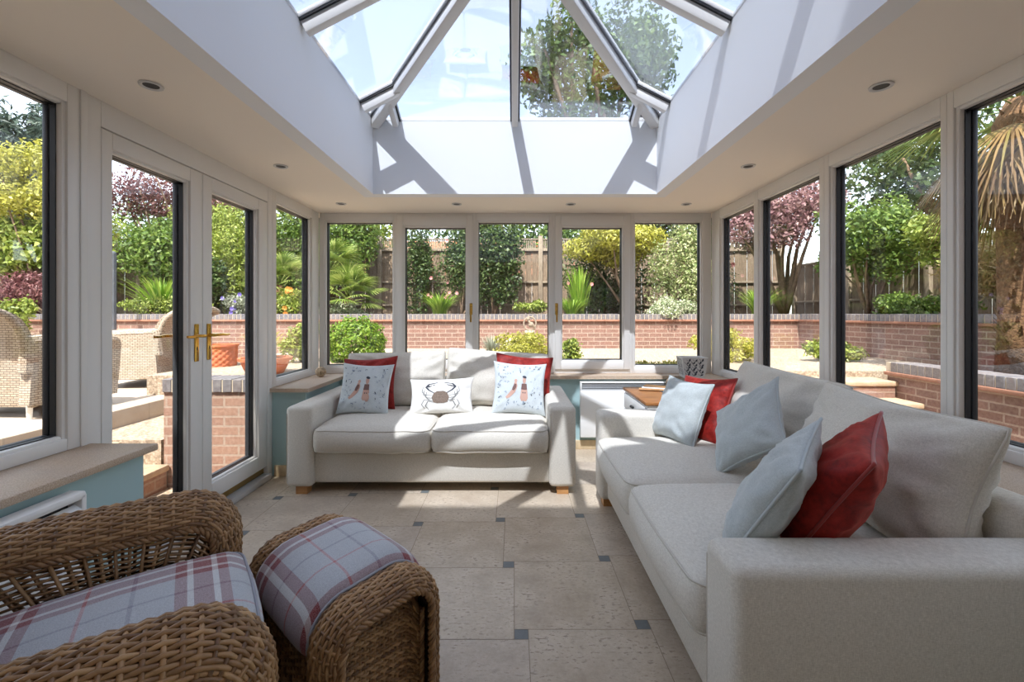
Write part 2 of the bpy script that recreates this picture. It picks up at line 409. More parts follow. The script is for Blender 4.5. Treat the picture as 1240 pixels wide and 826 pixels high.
# floor: hopscotch travertine with slate insets, flush in a grout bed
fl = MB()
fl.b2((-2.0, YN, -.12), (2.03, 4.45, -.0015), 0, 2)
A_, B_ = .488, .055
p0 = (.0025, 1.7275)
def clip_rect(x0, y0, x1, y1):
    return max(x0, -1.97), max(y0, YN), min(x1, 2.0), min(y1, 4.3)
for i in range(-9, 10):
    for j in range(-9, 10):
        x = p0[0]+i*A_-j*B_; y = p0[1]+i*B_+j*A_
        for (a, b, c, d, m) in ((x, y, x+B_, y+B_, 1), (x, y+B_, x+A_, y+B_+A_, 0)):
            a, b, c, d = clip_rect(a, b, c, d); g = .0012
            if c-a > .004 and d-b > .004:
                fl.add([(a+g, b+g, 0), (c-g, b+g, 0), (c-g, d-g, 0), (a+g, d-g, 0)], [(0, 1, 2, 3)], m)
fl.build('floor', [M['tile'], M['tile_slate'], M['grout']], kind='structure', recalc=False)

# ceiling: slab with the lantern opening
OX0, OX1, OY0, OY1, ZU = -1.13, 1.15, .35, 3.62, 2.80
ce = MB()
for lo, hi in (((-2.06, YN, ZC), (OX0-.1, 4.52, 2.48)), ((OX1+.1, YN, ZC), (2.09, 4.52, 2.48)), ((OX0-.1, OY1+.1, ZC), (OX1+.1, 4.52, 2.48)), ((OX0-.1, YN, ZC), (OX1+.1, OY0-.1, 2.48))):
    ce.b2(lo, hi)
ce.build('ceiling', M['plaster'], kind='structure')
up = MB()
for lo, hi in (((OX0-.1, OY0-.1, ZC), (OX0, OY1+.1, ZU)), ((OX1, OY0-.1, ZC), (OX1+.1, OY1+.1, ZU)), ((OX0, OY1, ZC), (OX1, OY1+.1, ZU)), ((OX0, OY0-.1, ZC), (OX1, OY0, ZU))):
    up.b2(lo, hi)
up.build('trim_1', M['upstand'], kind='structure')
fa = MB()                                       # outer fascia of the flat roof
fa.b2((-2.10, YN, ZC-.03), (-2.06, 4.56, 2.50)); fa.b2((2.09, YN, ZC-.03), (2.13, 4.56, 2.50)); fa.b2((-2.06, 4.52, ZC-.03), (2.09, 4.56, 2.50))
fa.build('trim_2', M['dark_frame'], kind='structure')

# dwarf walls
dw = MB(); dw.b2((-1.98, YN, -.15), (WL, 1.945, SILL-.03)); dw.b2((-1.98, 3.47, -.15), (WL, 4.42, SILL-.03)); dw.build('wall_left', M['teal'], kind='structure')
dw = MB(); dw.b2((WL, WB, -.15), (WR, 4.42, SILL-.03)); dw.build('wall_back', M['teal'], kind='structure')
dw = MB(); dw.b2((WR, YN, -.15), (2.01, 4.42, SILL-.03)); dw.build('wall_right', M['teal'], kind='structure')
dw = MB(); dw.b2((-2.1, YN-.12, -.15), (2.13, YN, ZU)); dw.build('wall_house', M['plaster'], kind='structure')
sk = MB(); sk.b2((WL, YN, 0), (WL+.014, 1.945, .085), .004); sk.b2((-1.84, 1.945, 0), (WL+.014, 1.959, .085), .004); sk.b2((-1.84, 3.456, 0), (WL+.014, 3.47, .085), .004); sk.b2((WL, 3.47, 0), (WL+.014, WB, .085), .004)
sk.build('baseboard_left', M['skirting'], kind='structure')
sk = MB(); sk.b2((WL+.014, WB-.014, 0), (WR-.014, WB, .085), .004); sk.build('baseboard_back', M['skirting'], kind='structure')
sk = MB(); sk.b2((WR-.014, YN, 0), (WR, WB, .085), .004); sk.build('baseboard_right', M['skirting'], kind='structure')

# stone sills
si = MB(); si.b2((-1.88, YN, SILL-.03), (WL+.035, 1.985, SILL), .006); si.build('trim_3', M['sill'], kind='structure')
si = MB()
poly = [(-1.88, 3.43), (WL+.035, 3.43), (WL+.035, WB-.035), (WR-.035, WB-.035), (WR-.035, YN), (1.91, YN), (1.91, 4.32), (-1.88, 4.32)]
si.prism(poly, 'z', SILL-.03, SILL); si.build('trim_4', M['sill'], kind='structure')

# ---- windows. A wall frame: origin, along vector, inward normal
class WF:
    def __init__(s, along, inward, face): s.a = Vector(along); s.n = Vector(inward); s.o = Vector(face)
    def box(s, mb, s0, s1, z0, z1, d0, d1, bev=0, m=0):     # d = depth inward from the inner face (negative = outwards)
        p = s.o+s.a*s0+s.n*d0; q = s.o+s.a*s1+s.n*d1
        lo = [min(p[i], q[i]) for i in range(3)]; hi = [max(p[i], q[i]) for i in range(3)]
        lo[2], hi[2] = z0, z1
        mb.b2(lo, hi, bev, m)
    def ring(s, mb, s0, s1, z0, z1, w, d0, d1, bev=0, m=0, wb=None, wt=None):
        wb = w if wb is None else wb; wt = w if wt is None else wt
        s.box(mb, s0, s0+w, z0, z1, d0, d1, bev, m); s.box(mb, s1-w, s1, z0, z1, d0, d1, bev, m)
        s.box(mb, s0+w, s1-w, z0, z0+wb, d0, d1, bev, m); s.box(mb, s0+w, s1-w, z1-wt, z1, d0, d1, bev, m)
WINN = [0]
def fixed_window(wf, s0, s1, g0, g1, zg0, zg1, z0=SILL, z1=ZC, mid=()):
    WINN[0] += 1
    mb = MB()
    wf.box(mb, s0, g0-.015, z0, z1, -.045, 0, .004); wf.box(mb, g1+.015, s1, z0, z1, -.045, 0, .004)
    wf.box(mb, g0-.015, g1+.015, z0, zg0-.015, -.045, 0, .004); wf.box(mb, g0-.015, g1+.015, zg1+.015, z1, -.045, 0, .004)
    wf.ring(mb, g0-.022, g1+.022, zg0-.022, zg1+.022, .020, -.05, -.012, .006)
    o = mb.build('window_%d' % WINN[0], M['frame'], kind='structure')
    g = MB(); wf.ring(g, g0-.006, g1+.006, zg0-.006, zg1+.006, .008, -.058, -.035); g.build('gasket', M['gasket'], o)
    d = MB(); wf.ring(d, g0-.03, g1+.03, zg0-.03, zg1+.03, .034, -.088, -.064, .003); d.build('outer_frame', M['dark_frame'], o)
    p = MB(); wf.box(p, g0-.01, g1+.01, zg0-.01, zg1+.01, -.062, -.058); p.build('pane', M['glass'], o)
    return o
def casement(wf, s0, s1, g0, g1, zg0, zg1, hs, z0=SILL, z1=ZC, ztop=2.185, zbot=.72):
    WINN[0] += 1
    mb = MB(); wf.ring(mb, s0, s1, z0, z1, .03, -.07, -.0, .004, wt=z1-ztop+.012, wb=zbot-z0+.01)
    o = mb.build('window_%d' % WINN[0], M['frame'], kind='structure')
    sa = MB(); a0, a1 = s0+.028, s1-.028
    wf.box(sa, a0, g0-.015, zbot, ztop, -.05, .018, .006); wf.box(sa, g1+.015, a1, zbot, ztop, -.05, .018, .006)
    wf.box(sa, g0-.015, g1+.015, zbot, zg0-.015, -.05, .018, .006); wf.box(sa, g0-.015, g1+.015, zg1+.015, ztop, -.05, .018, .006)
    wf.ring(sa, g0-.022, g1+.022, zg0-.022, zg1+.022, .020, -.05, .004, .006)
    so = sa.build('sash', M['frame'], o)
    g = MB(); wf.ring(g, g0-.006, g1+.006, zg0-.006, zg1+.006, .008, -.045, -.02); g.build('gasket', M['gasket'], so)
    d = MB(); wf.ring(d, g0-.03, g1+.03, zg0-.03, zg1+.03, .034, -.078, -.052, .003); d.build('outer_frame', M['dark_frame'], so)
    p = MB(); wf.box(p, g0-.01, g1+.01, zg0-.01, zg1+.01, -.05, -.046); p.build('pane', M['glass'], so)
    h = MB(); zc = 1.30
    wf.box(h, hs-.014, hs+.014, zc-.06, zc+.05, .018, .026, .003); wf.box(h, hs-.009, hs+.009, zc-.0, zc+.02, .026, .05, .003)
    wf.box(h, hs-.008, hs+.008, zc-.13, zc+.018, .046, .058, .004)
    h.build('handle', M['brass'], so); tag(so.children[-1] if so.children else so)
    return o
LW = WF((0, 1, 0), (1, 0, 0), (XL, 0, 0)); RW = WF((0, 1, 0), (-1, 0, 0), (XR, 0, 0)); BW = WF((1, 0, 0), (0, -1, 0), (0, YB, 0))
ZG0, ZG1 = .745, 2.118
fixed_window(LW, YN, .55, YN+.07, .48, ZG0, ZG1)
fixed_window(LW, .55, 1.946, .62, 1.862, ZG0, ZG1)
fixed_window(LW, 3.47, YB, 3.545, 4.14, ZG0, ZG1)
fixed_window(BW, XL+.0, -1.135, -1.795, -1.165, .758, 2.124)
casement(BW, -1.135, -.362, -1.038, -.462, .81, 2.072, -.405)
fixed_window(BW, -.362, .365, -.336, .333, .758, 2.124)
casement(BW, .365, 1.135, .466, 1.034, .81, 2.072, .408)
fixed_window(BW, 1.135, XR, 1.168, 1.79, .758, 2.124)
fixed_window(RW, 3.515, YB, 3.56, 4.12, ZG0, ZG1)
fixed_window(RW, 2.74, 3.515, 2.80, 3.47, ZG0, ZG1)
fixed_window(RW, 1.965, 2.74, 2.01, 2.685, ZG0, ZG1)
fixed_window(RW, .75, 1.965, .80, 1.92, ZG0, ZG1)
fixed_window(RW, YN, .75, YN+.06, .70, ZG0, ZG1)
# cable-cover strip lines on the left post, french doors
df = MB(); LW.box(df, 1.946, 2.03, 0, ZC, -.08, .0, .004); LW.box(df, 3.405, 3.47, 0, ZC, -.08, .0, .004); LW.box(df, 2.03, 3.405, 2.095, ZC, -.08, 0, .004); LW.box(df, 1.93, 1.96, SILL, ZC, 0, .006, .002)
door = df.build('door_1', M['frame'], kind='structure')
th = MB(); LW.box(th, 2.03, 3.405, 0, .045, -.10, .03, .006); th.build('threshold', M['alu'], door)
th = MB(); LW.box(th, 2.03, 3.405, .045, .095, -.10, -.03, .004); th.build('weather_bar', plain('golden_weather_bar', srgb(150, 120, 60), .4, .4), door)
def leaf(s0, s1, g0, g1, hs, lever):
    mb = MB(); z0, z1, zg0, zg1 = .10, 2.09, .215, 2.0
    LW.box(mb, s0, g0-.012, z0, z1, -.06, .0, .005); LW.box(mb, g1+.012, s1, z0, z1, -.06, 0, .005)
    LW.box(mb, g0-.012, g1+.012, z0, zg0-.012, -.06, 0, .005); LW.box(mb, g0-.012, g1+.012, zg1+.012, z1, -.06, 0, .005)
    LW.ring(mb, g0-.02, g1+.02, zg0-.02, zg1+.02, .020, -.06, -.014, .006)
    o = mb.build('door_leaf', M['frame'], door)
    g = MB(); LW.ring(g, g0-.006, g1+.006, zg0-.006, zg1+.006, .008, -.06, -.035); g.build('gasket', M['gasket'], o)
    d = MB(); LW.ring(d, g0-.03, g1+.03, zg0-.03, zg1+.03, .034, -.094, -.066, .003); d.build('outer_frame', M['dark_frame'], o)
    p = MB(); LW.box(p, g0-.01, g1+.01, zg0-.01, zg1+.01, -.064, -.060); p.build('pane', M['glass'], o)
    for side in (0, 1):
        h = MB()
        if side == 0: d1 = lambda a: a
        else: d1 = lambda a: -.094-a
        LW.box(h, hs-.017, hs+.017, .97, 1.19, d1(0), d1(.008), .004)
        c = LW.o+Vector((0, hs, 1.12)); sg = 1 if side == 0 else -1; x0 = 0 if side == 0 else -.094
        h.tube([c+Vector((x0+sg*.008, 0, 0)), c+Vector((x0+sg*.045, 0, 0))], .010, 10)
        h.tube([c+Vector((x0+sg*.045, -.012*lever, 0)), c+Vector((x0+sg*.05, .05*lever, .002)), c+Vector((x0+sg*.047, .10*lever, -.002)), c+Vector((x0+sg*.045, .13*lever, .0))], [.010, .009, .008, .007], 10)
        h.build('handle', M['brass'], o)
        k = MB(); k.box(c+Vector((x0+sg*.0085, 0, -.075)), (.003, .008, .02), .001); k.build('keyhole', M['gasket'], bpy.data.objects[o.name])
    return o
leaf(2.033, 2.690, 2.10, 2.580, 2.635, -1)
leaf(2.694, 3.402, 2.79, 3.275, 2.742, 1)

# ---- roof lantern
RY, RZ = 2.40, 3.39
rl = empty('roof_lantern', (0, 0, 0), label='glazed hipped roof lantern with white rafters over the room', cat='roof lantern')
RX = .01
NY = OY0+1.22
def bar(name, p, q, w=.05, d=.07, cap=True, lift=0):
    p = Vector(p); q = Vector(q); ax = (q-p).normalized(); side = ax.cross(Vector((0, 0, 1))).normalized(); nrm = side.cross(ax).normalized()
    mt = Matrix((side, ax, nrm)).transposed(); mb = MB()
    c = (p+q)/2
    mb.box(c+nrm*(-d/2+lift), (w, (q-p).length, d), .006, mt)
    if cap: mb.box(c+nrm*(.02+lift), (w+.03, (q-p).length, .03), .008, mt)
    mb.box(c+nrm*(-.004), (w+.022, (q-p).length, .008), .001, mt, 1)
    return mb.build(name, [M['frame'], M['gasket']], rl)
ce_ = [(OX0, OY1), (OX1, OY1), (OX0, OY0), (OX1, OY0)]
rf, rn = Vector((RX, RY, RZ)), Vector((RX, NY, RZ))
for (x, y), r in zip(ce_, (rf, rf, rn, rn)): bar('hip_rafter', (x, y, ZU+.0), r, .075, .07)
bar('ridge', rf+Vector((0, .02, 0)), rn-Vector((0, .02, 0)), .09, .10)
bar('glazing_bar', (RX, OY1, ZU), rf); bar('glazing_bar', (RX, OY0, ZU), rn)
for y in (RY, NY): bar('glazing_bar', (OX0, y, ZU), (RX, y, RZ)); bar('glazing_bar', (OX1, y, ZU), (RX, y, RZ))
def hip_at(k, tt):                                  # point on a hip
    x, y = ce_[k]; r = (rf, rf, rn, rn)[k]; return Vector((x, y, ZU)).lerp(r, tt)
for k in (0, 1):
    sg = 1 if k == 0 else -1
    h = hip_at(k, .165); bar('jack_rafter', (h.x, OY1, ZU), h, .045)
    h = hip_at(k, .24); bar('jack_rafter', (ce_[k][0], h.y, ZU), h, .045)
ev = MB()
for lo, hi in (((OX0-.1, OY0-.1, ZU-.005), (OX0+.0, OY1+.1, ZU+.03)), ((OX1, OY0-.1, ZU-.005), (OX1+.1, OY1+.1, ZU+.03)), ((OX0, OY1, ZU-.005), (OX1, OY1+.1, ZU+.03)), ((OX0, OY0-.1, ZU-.005), (OX1, OY0, ZU+.03))): ev.b2(lo, hi, .004)
ev.build('eaves_beam', M['frame'], rl)
def pane_poly(pts):
    P = [Vector(p) for p in pts]; nrm = (P[1]-P[0]).cross(P[2]-P[0]).normalized()
    if nrm.z < 0: P = P[::-1]; nrm = -nrm
    n = len(P); mb = MB(); vs = [p+nrm*.001 for p in P]+[p+nrm*.009 for p in P]
    mb.add(vs, [tuple(range(n))[::-1], tuple(range(n, 2*n))]+[(i, (i+1) % n, n+(i+1) % n, n+i) for i in range(n)]); mb.build('pane', M['roof_glass'], rl)
E = lambda x, y: (x, y, ZU)
pane_poly([E(OX0, OY1), E(RX, OY1), rf]); pane_poly([E(RX, OY1), E(OX1, OY1), rf])
pane_poly([E(OX0, OY0), E(RX, OY0), rn]); pane_poly([E(RX, OY0), E(OX1, OY0), rn])
for x in (OX0, OX1):
    pane_poly([E(x, OY1), E(x, RY), rf]); pane_poly([E(x, RY), E(x, NY), rn, rf]); pane_poly([E(x, NY), E(x, OY0), rn])

# ---- recessed downlights
def downlight():
    o = empty('downlight', (0, 0, 0))
    mb = MB(); mb.lathe([(.028, .004), (.030, -.003), (.038, -.007), (.043, -.005), (.044, .0)], n=28); mb.build('bezel', M['alu'], o)
    mb = MB(); mb.lathe([(.0295, -.002), (.027, .012), (.02, .028), (.001, .03)], n=24); mb.build('reflector', M['dark'], o)
    mb = MB(); mb.lathe([(.001, .002), (.012, .003), (.014, .01), (.014, .025)], n=16); mb.build('bulb', M['white_obj'], o)
    return o
D0 = downlight()
spots = [(183, 103, 'round chrome downlight nearest the left fixed window in the ceiling'), (340, 201, 'round chrome downlight above the open french door leaf at left'),
         (413, 246.5, 'leftmost downlight of the four along the back windows'), (553, 247, 'second downlight from the left along the back windows'),
         (691, 247, 'third downlight from the left along the back windows'), (831, 247, 'rightmost downlight of the four along the back windows'),
         (906, 201, 'round downlight above the far cushions of the right sofa'), (1067, 104, 'round chrome downlight nearest the camera on the right ceiling')]
hole = MB()
for i, (u, v, lab) in enumerate(spots):
    o = D0 if i == 0 else copy_tree(D0)
    p = at(u, v, ZC); o.location = (p.x, p.y, ZC-.001)
    tag(o, lab, 'downlight', 'recessed ceiling downlights')

# ================================================================== FURNITURE
def rounded_path(hw, hd, r, n=6):
    pts = []
    for cx, cy, a0 in ((hw-r, hd-r, 0), (-hw+r, hd-r, 90), (-hw+r, -hd+r, 180), (hw-r, -hd+r, 270)):
        for k in range(n+1):
            a = R(a0+90*k/n); pts.append((cx+r*math.cos(a), cy+r*math.sin(a)))
    return pts
def box_cushion(w, d, h, r, crown, seed=0, n=18, wr=.004, bulge=.015):
    """crowned, softly wrinkled box cushion centred on the origin: body, piping"""
    mb = MB(); rnd = Vector((seed*7.3, seed*3.1, 0))
    def shape(p):
        x, y, z = p; ix, iy, iz = w/2-r, d/2-r, h/2-r
        q = Vector((max(-ix, min(ix, x)), max(-iy, min(iy, y)), max(-iz, min(iz, z)))); dv = Vector(p)-q
        if dv.length > 1e-6: q = q+dv.normalized()*r
        a = max(0, 1-(q.x/(w/2))**2); b = max(0, 1-(q.y/(d/2))**2); c = max(0, 1-(q.z/(h/2))**2)
        q.z += (1 if q.z > 0 else -.35)*crown*(a*b)**.6*min(1, abs(q.z)/(h/2-1e-6))
        k = bulge*c; q.x *= 1+k/(w/2)*b*.6; q.y *= 1+k/(d/2)*a
        nv = noise.noise(q*7+rnd)+.5*noise.noise(Vector((q.x*22, q.y*9, q.z*20))+rnd)
        return q+Vector((0, 0, 1))*nv*wr+(Vector((q.x, q.y, 0)).normalized() if c > .1 else Vector((0, 0, 0)))*nv*wr*.6
    def lin(t): return math.sin((t-.5)*PI)/1*.5+.5
    S = ((0, 1, 2), (1, 2, 0), (2, 0, 1)); dims = (w, d, h)
    for a, b, c in S:
        for sg in (1, -1):
            def fn(u, v, a=a, b=b, c=c, sg=sg):
                p = [0, 0, 0]; p[a] = (lin(u)-.5)*dims[a]; p[b] = (lin(v)-.5)*dims[b]; p[c] = sg*dims[c]/2
                return shape(p)
            na = n if dims[a] > h*1.5 else 8; nb = n if dims[b] > h*1.5 else 8
            mb.grid(fn, na, nb, flip=sg < 0)
    pp = MB()
    for sg in (1, -1):
        path = []
        for x, y in rounded_path(w/2, d/2, r*1.3, 6): path.append((x, y))
        dense = []
        for i in range(len(path)):
            a = path[i]; b = path[(i+1) % len(path)]; m_ = max(1, int(math.hypot(b[0]-a[0], b[1]-a[1])/.04))
            for k in range(m_): dense.append((a[0]+(b[0]-a[0])*k/m_, a[1]+(b[1]-a[1])*k/m_))
        pts = []
        for x, y in dense:
            q = shape((x*.999, y*.999, sg*(h/2-r*.28)))
            pts.append(q+Vector((x, y, 0)).normalized()*.001+Vector((0, 0, sg*.001)))
        pp.tube(pts, .0042, 6, True)
    return mb, pp
def weld(o, dist=.0004):
    bm = bmesh.new(); bm.from_mesh(o.data); bmesh.ops.remove_doubles(bm, verts=bm.verts[:], dist=dist); bmesh.ops.recalc_face_normals(bm, faces=bm.faces[:]); bm.to_mesh(o.data); bm.free()
    o.data.polygons.foreach_set('use_smooth', [True]*len(o.data.polygons))
    a = o.data.attributes.get('sharp_edge')
    if a: o.data.attributes.remove(a)
    return o

def pillow_surface(w, h, t, pinch=.09, seed=0, wr=.004, sag=.15, slump=0., rc=0.):
    """returns S(u, v, side): point of a stuffed cushion standing on its lower edge, front = -y"""
    sd = Vector((seed*5.7, seed*2.3, seed))
    def S(u, v, side):
        x = w/2*u*(1-pinch*(1-v*v)*u*u); z = h/2*v*(1-pinch*(1-u*u)*v*v)
        q = 1-rc*(u*u*v*v)**2; x *= q; z *= q
        e = max(0., (1-u*u)*(1-v*v))
        th = t/2*(e**.42)*(1-sag*v)
        rr = math.sqrt(e)
        ang = math.atan2(v, u)
        wk = (noise.noise(Vector((math.cos(ang)*6, math.sin(ang)*6, rr*2+side))+sd)*(1-rr)*rr*4*1.5 + noise.noise(Vector((u*3, v*3, side*4))+sd))*wr
        y = side*(th+wk*min(1, e*6))
        bend = slump*(u*u)
        return Vector((x, y+bend, z+h/2))
    return S
def pillow_mesh(S, n=26):
    mb = MB(); sn = lambda t: math.sin((t-.5)*PI)
    for side in (-1, 1): mb.grid(lambda a, b: S(sn(a), sn(b), side), n, n, flip=side > 0)
    return mb
def pillow_pipe(S, r=.005, n=40):
    pts = []
    for k in range(n): pts.append(S(-1+2*k/n, -1, -1))
    for k in range(n): pts.append(S(1, -1+2*k/n, -1))
    for k in range(n): pts.append(S(1-2*k/n, 1, -1))
    for k in range(n): pts.append(S(-1, 1-2*k/n, -1))
    mb = MB(); mb.tube(pts, r, 6, True); return mb

# ---- sofas.  local: x along the width, y from front to back, z up; front faces -y
def sofa(name, W, D, loc, rz, label, back_tops, seed=0, rest=.18):
    o = empty(name, loc, rz, label=label, cat='sofa')
    aw, ah, f0 = .185, .61, .055
    lin = M['linen']
    b = MB(); b.b2((aw-.01, .045, f0+.015), (W-aw+.01, D-.02, .285), .02, seg=3); b.build('base', lin, o)
    for x in (0, W-aw):
        a = MB(); a.b2((x, 0, f0), (x+aw, D, ah), .032, seg=4); ao = a.build('arm', lin, o)
        p = MB(); xo = x+.0 if x == 0 else x+aw
        e = .030
        for yy in (0.004,):
            p.tube([(x+e*.3, yy+e*.3-.006, f0+.03), (x+e*.3, yy+e*.3-.006, ah-.05)], .0032, 6)
        p.build('piping', M['linen_pipe'], ao)
    k = MB(); k.b2((aw-.02, D-rest, .2), (W-aw+.02, D, .70), .05, seg=4); k.build('back_rest', lin, o)
    for x in (.06, W-.06-.07):
        for y in (.03, D-.10):
            f = MB(); f.prism([(x, y), (x+.08, y), (x+.08, y+.07), (x, y+.07)], 'z', 0, f0+.004); f.build('foot', M['oak'], o)
    cw = (W-2*aw)/2; dep = D-rest-(-.02)-.02; ch = .175
    for i in range(2):
        mb, pp = box_cushion(cw-.006, dep, ch, .05, .035, seed+i, 20, .006, .03)
        c = (aw+cw*(i+.5), -.025+dep/2, .285+ch/2+.004)
        s = weld(mb.build('seat_cushion', lin, o, c)); pp.build('piping', M['linen_pipe'], s, ang=180)
    for i in range(2):
        w, h, t, lean, yaw, roll, dz = back_tops[i]
        S = pillow_surface(w, h, t, .12 if seed == 5 and i else .07, seed+11+i, .020, .12, rc=.06)
        s = weld(pillow_mesh(S, 34).build('back_cushion', lin, o, (aw+cw*(i+.5), D-rest-t*.5+.0, .462+dz), (-lean, roll, yaw)))
        pillow_pipe(S, .005).build('piping', M['linen_pipe'], s, ang=180)
    return o
SB = sofa('sofa', 2.0, .95, (-1.57, 3.09, 0), 0, 'cream linen two seat sofa facing the camera under the back windows',
     [(.86, .48, .22, .22, R(3), R(-1.5), -.0), (.90, .49, .23, .20, R(-3), R(3.5), .0)], 1)
SR = sofa('sofa', 1.935, 1.03, (.553, 3.06, 0), -PI/2, 'cream linen sofa along the right windows with its arm towards the camera',
     [(.90, .52, .22, .40, R(4), R(2), -.0), (.84, .50, .28, .31, R(-2), R(1), -.0)], 5, .15)

# ---- throw cushions (each its own thing, resting on a sofa)
def place_cushion(o, p, yaw, lean, roll=0):
    o.location = p; o.rotation_euler = (Matrix.Rotation(yaw, 3, 'Z') @ Matrix.Rotation(-lean, 3, 'X') @ Matrix.Rotation(roll, 3, 'Y')).to_euler()
def cushion(name, w, h, t, mat, pipe, p, yaw, lean, roll, label, seed, pinch=.1, group=None, wr=.008, mats=None, printer=None, frame=None):
    S = pillow_surface(w, h, t, pinch, seed, wr)
    o = empty(name, (0, 0, 0), label=label, cat='cushion', group=group)
    mb = pillow_mesh(S, 30)
    if printer: printer(mb, S)
    weld(mb.build('cover', [mat]+(mats or []), o))
    if pipe: pillow_pipe(S, .0055).build('piping', pipe, o, ang=180)
    if frame:                                           # near-top, far-top and near-bottom corners
        nt, ft, nb = [Vector(q) for q in frame]; ex = (nt-ft).normalized(); ez = nt-nb; ez = (ez-ex*ez.dot(ex)).normalized(); ey = ez.cross(ex)
        o.rotation_euler = Matrix((ex, ey, ez)).transposed().to_euler(); o.location = nb-ex*w/2
    else: place_cushion(o, p, yaw, lean, roll)
    return o, S
def decal(mb, S, poly, m, off=.0016):
    """a filled outline printed on the front of a cushion"""
    n = len(poly); cx = sum(p[0] for p in poly)/n; cy = sum(p[1] for p in poly)/n
    P = lambda u, v: S(u, v, -1)+Vector((0, -off, 0))
    K = 5; vs = [P(cx, cy)]; fs = [(0, 1+i, 1+(i+1) % n) for i in range(n)]
    for k in range(1, K+1): vs += [P(cx+(u-cx)*k/K, cy+(v-cy)*k/K) for u, v in poly]
    for k in range(K-1): fs += [(1+k*n+i, 1+(k+1)*n+i, 1+(k+1)*n+(i+1) % n, 1+k*n+(i+1) % n) for i in range(n)]
    mb.add(vs, fs, m)
def stroke(mb, S, pts, wd, m, off=.0017):
    P = lambda u, v: S(u, v, -1)+Vector((0, -off, 0)); Q = []
    for i in range(len(pts)-1):
        for k in range(4): t = k/4; Q.append((pts[i][0]*(1-t)+pts[i+1][0]*t, pts[i][1]*(1-t)+pts[i+1][1]*t))
    Q.append(pts[-1]); vs = []
    for i, (u, v) in enumerate(Q):
        a = Q[max(0, i-1)]; b = Q[min(len(Q)-1, i+1)]; dx, dy = b[0]-a[0], b[1]-a[1]; l = math.hypot(dx, dy) or 1
        ww = wd*(.5+.5*math.sin(PI*(i+.6)/(len(Q)+.2)))
        vs += [P(u-dy/l*ww, v+dx/l*ww), P(u+dy/l*ww, v-dx/l*ww)]
    mb.add(vs, [(2*i, 2*i+1, 2*i+3, 2*i+2) for i in range(len(Q)-1)], m)
def ell(cx, cy, a, b, rot=0, n=14):
    return [(cx+a*math.cos(2*PI*k/n)*math.cos(rot)-b*math.sin(2*PI*k/n)*math.sin(rot), cy+a*math.cos(2*PI*k/n)*math.sin(rot)+b*math.sin(2*PI*k/n)*math.cos(rot)) for k in range(n)]
def print_figures(seed):
    def f(mb, S):
        rnd = random.Random(seed)
        for k in range(95):                                  # scattered leaf sprigs around two little figures
            u, v = rnd.uniform(-.88, .88), rnd.uniform(-.88, .88)
            if abs(u) < .40 and -.52 < v < .46: continue
            rr = rnd.uniform(0, PI); q = rnd.uniform(.03, .055)
            decal(mb, S, ell(u, v, q, q*.36, rr, 8), 1 if rnd.random() < .8 else 4)
            if rnd.random() < .4: decal(mb, S, ell(u+.05*math.cos(rr+1), v+.05*math.sin(rr+1), q*.7, q*.3, rr+1.2, 8), 1)
        # standing figure: dark hair, pale face, brown bodice, flared tail
        decal(mb, S, [(.08, .10), (.22, .10), (.27, -.10), (.30, -.40), (.24, -.52), (.06, -.52), (.01, -.40), (.04, -.10)], 2)
        decal(mb, S, [(.06, .14), (.24, .14), (.26, -.08), (.04, -.08)], 3, .0026)
        decal(mb, S, ell(.15, .28, .065, .14), 2, .0026); decal(mb, S, ell(.155, .40, .08, .05, -.3), 4, .0034)
        decal(mb, S, ell(.11, -.2, .018, .03), 4, .0030); decal(mb, S, ell(.19, -.2, .018, .03), 4, .0030)
        stroke(mb, S, [(-.18, .18), (-.16, .05), (-.24, -.15), (-.40, -.34), (-.5, -.42)], .075, 2); stroke(mb, S, [(-.17, .12), (-.2, 0), (-.26, -.12)], .06, 3, .0026)
        decal(mb, S, ell(-.16, .24, .055, .07), 2, .0026)
    return f
def print_crab(mb, S):
    X = lambda q: [(a*1.28, b*1.15-.02) for a, b in q]
    decal(mb, S, X([(-.16, .12), (-.08, .2), (.08, .2), (.16, .12), (.21, -.1), (.17, -.32), (.08, -.38), (-.08, -.38), (-.17, -.32), (-.21, -.1)]), 1, .003)
    for sg in (1, -1):
        stroke(mb, S, X([(sg*.14, .1), (sg*.28, .26), (sg*.36, .42), (sg*.28, .58), (sg*.08, .66)]), .030, 3)
        stroke(mb, S, X([(sg*.36, .42), (sg*.26, .46), (sg*.14, .54)]), .026, 3)
        for a, b in ((.05, .30), (-.08, .26), (-.2, .2)): stroke(mb, S, X([(sg*.19, a-.05), (sg*(b+.06), a-.02), (sg*(b+.16), a+.14), (sg*(b+.14), a+.38)]), .016, 2)
        for a, b in ((-.25, .40), (-.32, .30)): stroke(mb, S, X([(sg*.16, a), (sg*b, a+.06), (sg*(b+.06), a-.16), (sg*(b-.02), a-.36)]), .016, 2)
INKS = [M['ink_blue'], M['ink_pink'], M['ink_brown'], M['ink_dark']]
ZS = .478                                                # seat level under the cushions
BG = 'cushions on the back sofa'; RG = 'cushions on the right sofa'
cushion('cushion', .46, .43, .11, M['velvet_red'], M['red_pipe'], (-1.165, 3.575, ZS), R(-9), R(17), R(-4), 'dark red velvet cushion behind the printed cushion by the left arm of the back sofa', 3, group=BG)
cushion('cushion', .41, .40, .12, M['print_blue'], None, (-1.155, 3.42, ZS), R(-3), R(18), R(1.5), 'pale blue printed cushion with two figures at the left end of the back sofa', 4, group=BG, mats=INKS, printer=print_figures(2))
cushion('cushion', .50, .28, .12, M['off_white'], None, (-.555, 3.45, ZS), R(0), R(20), R(-2), 'small oblong off-white cushion printed with a crab in the middle of the back sofa', 5, .08, BG, mats=[M['ink_sand'], M['ink_grey'], M['ink_dark']], printer=print_crab)
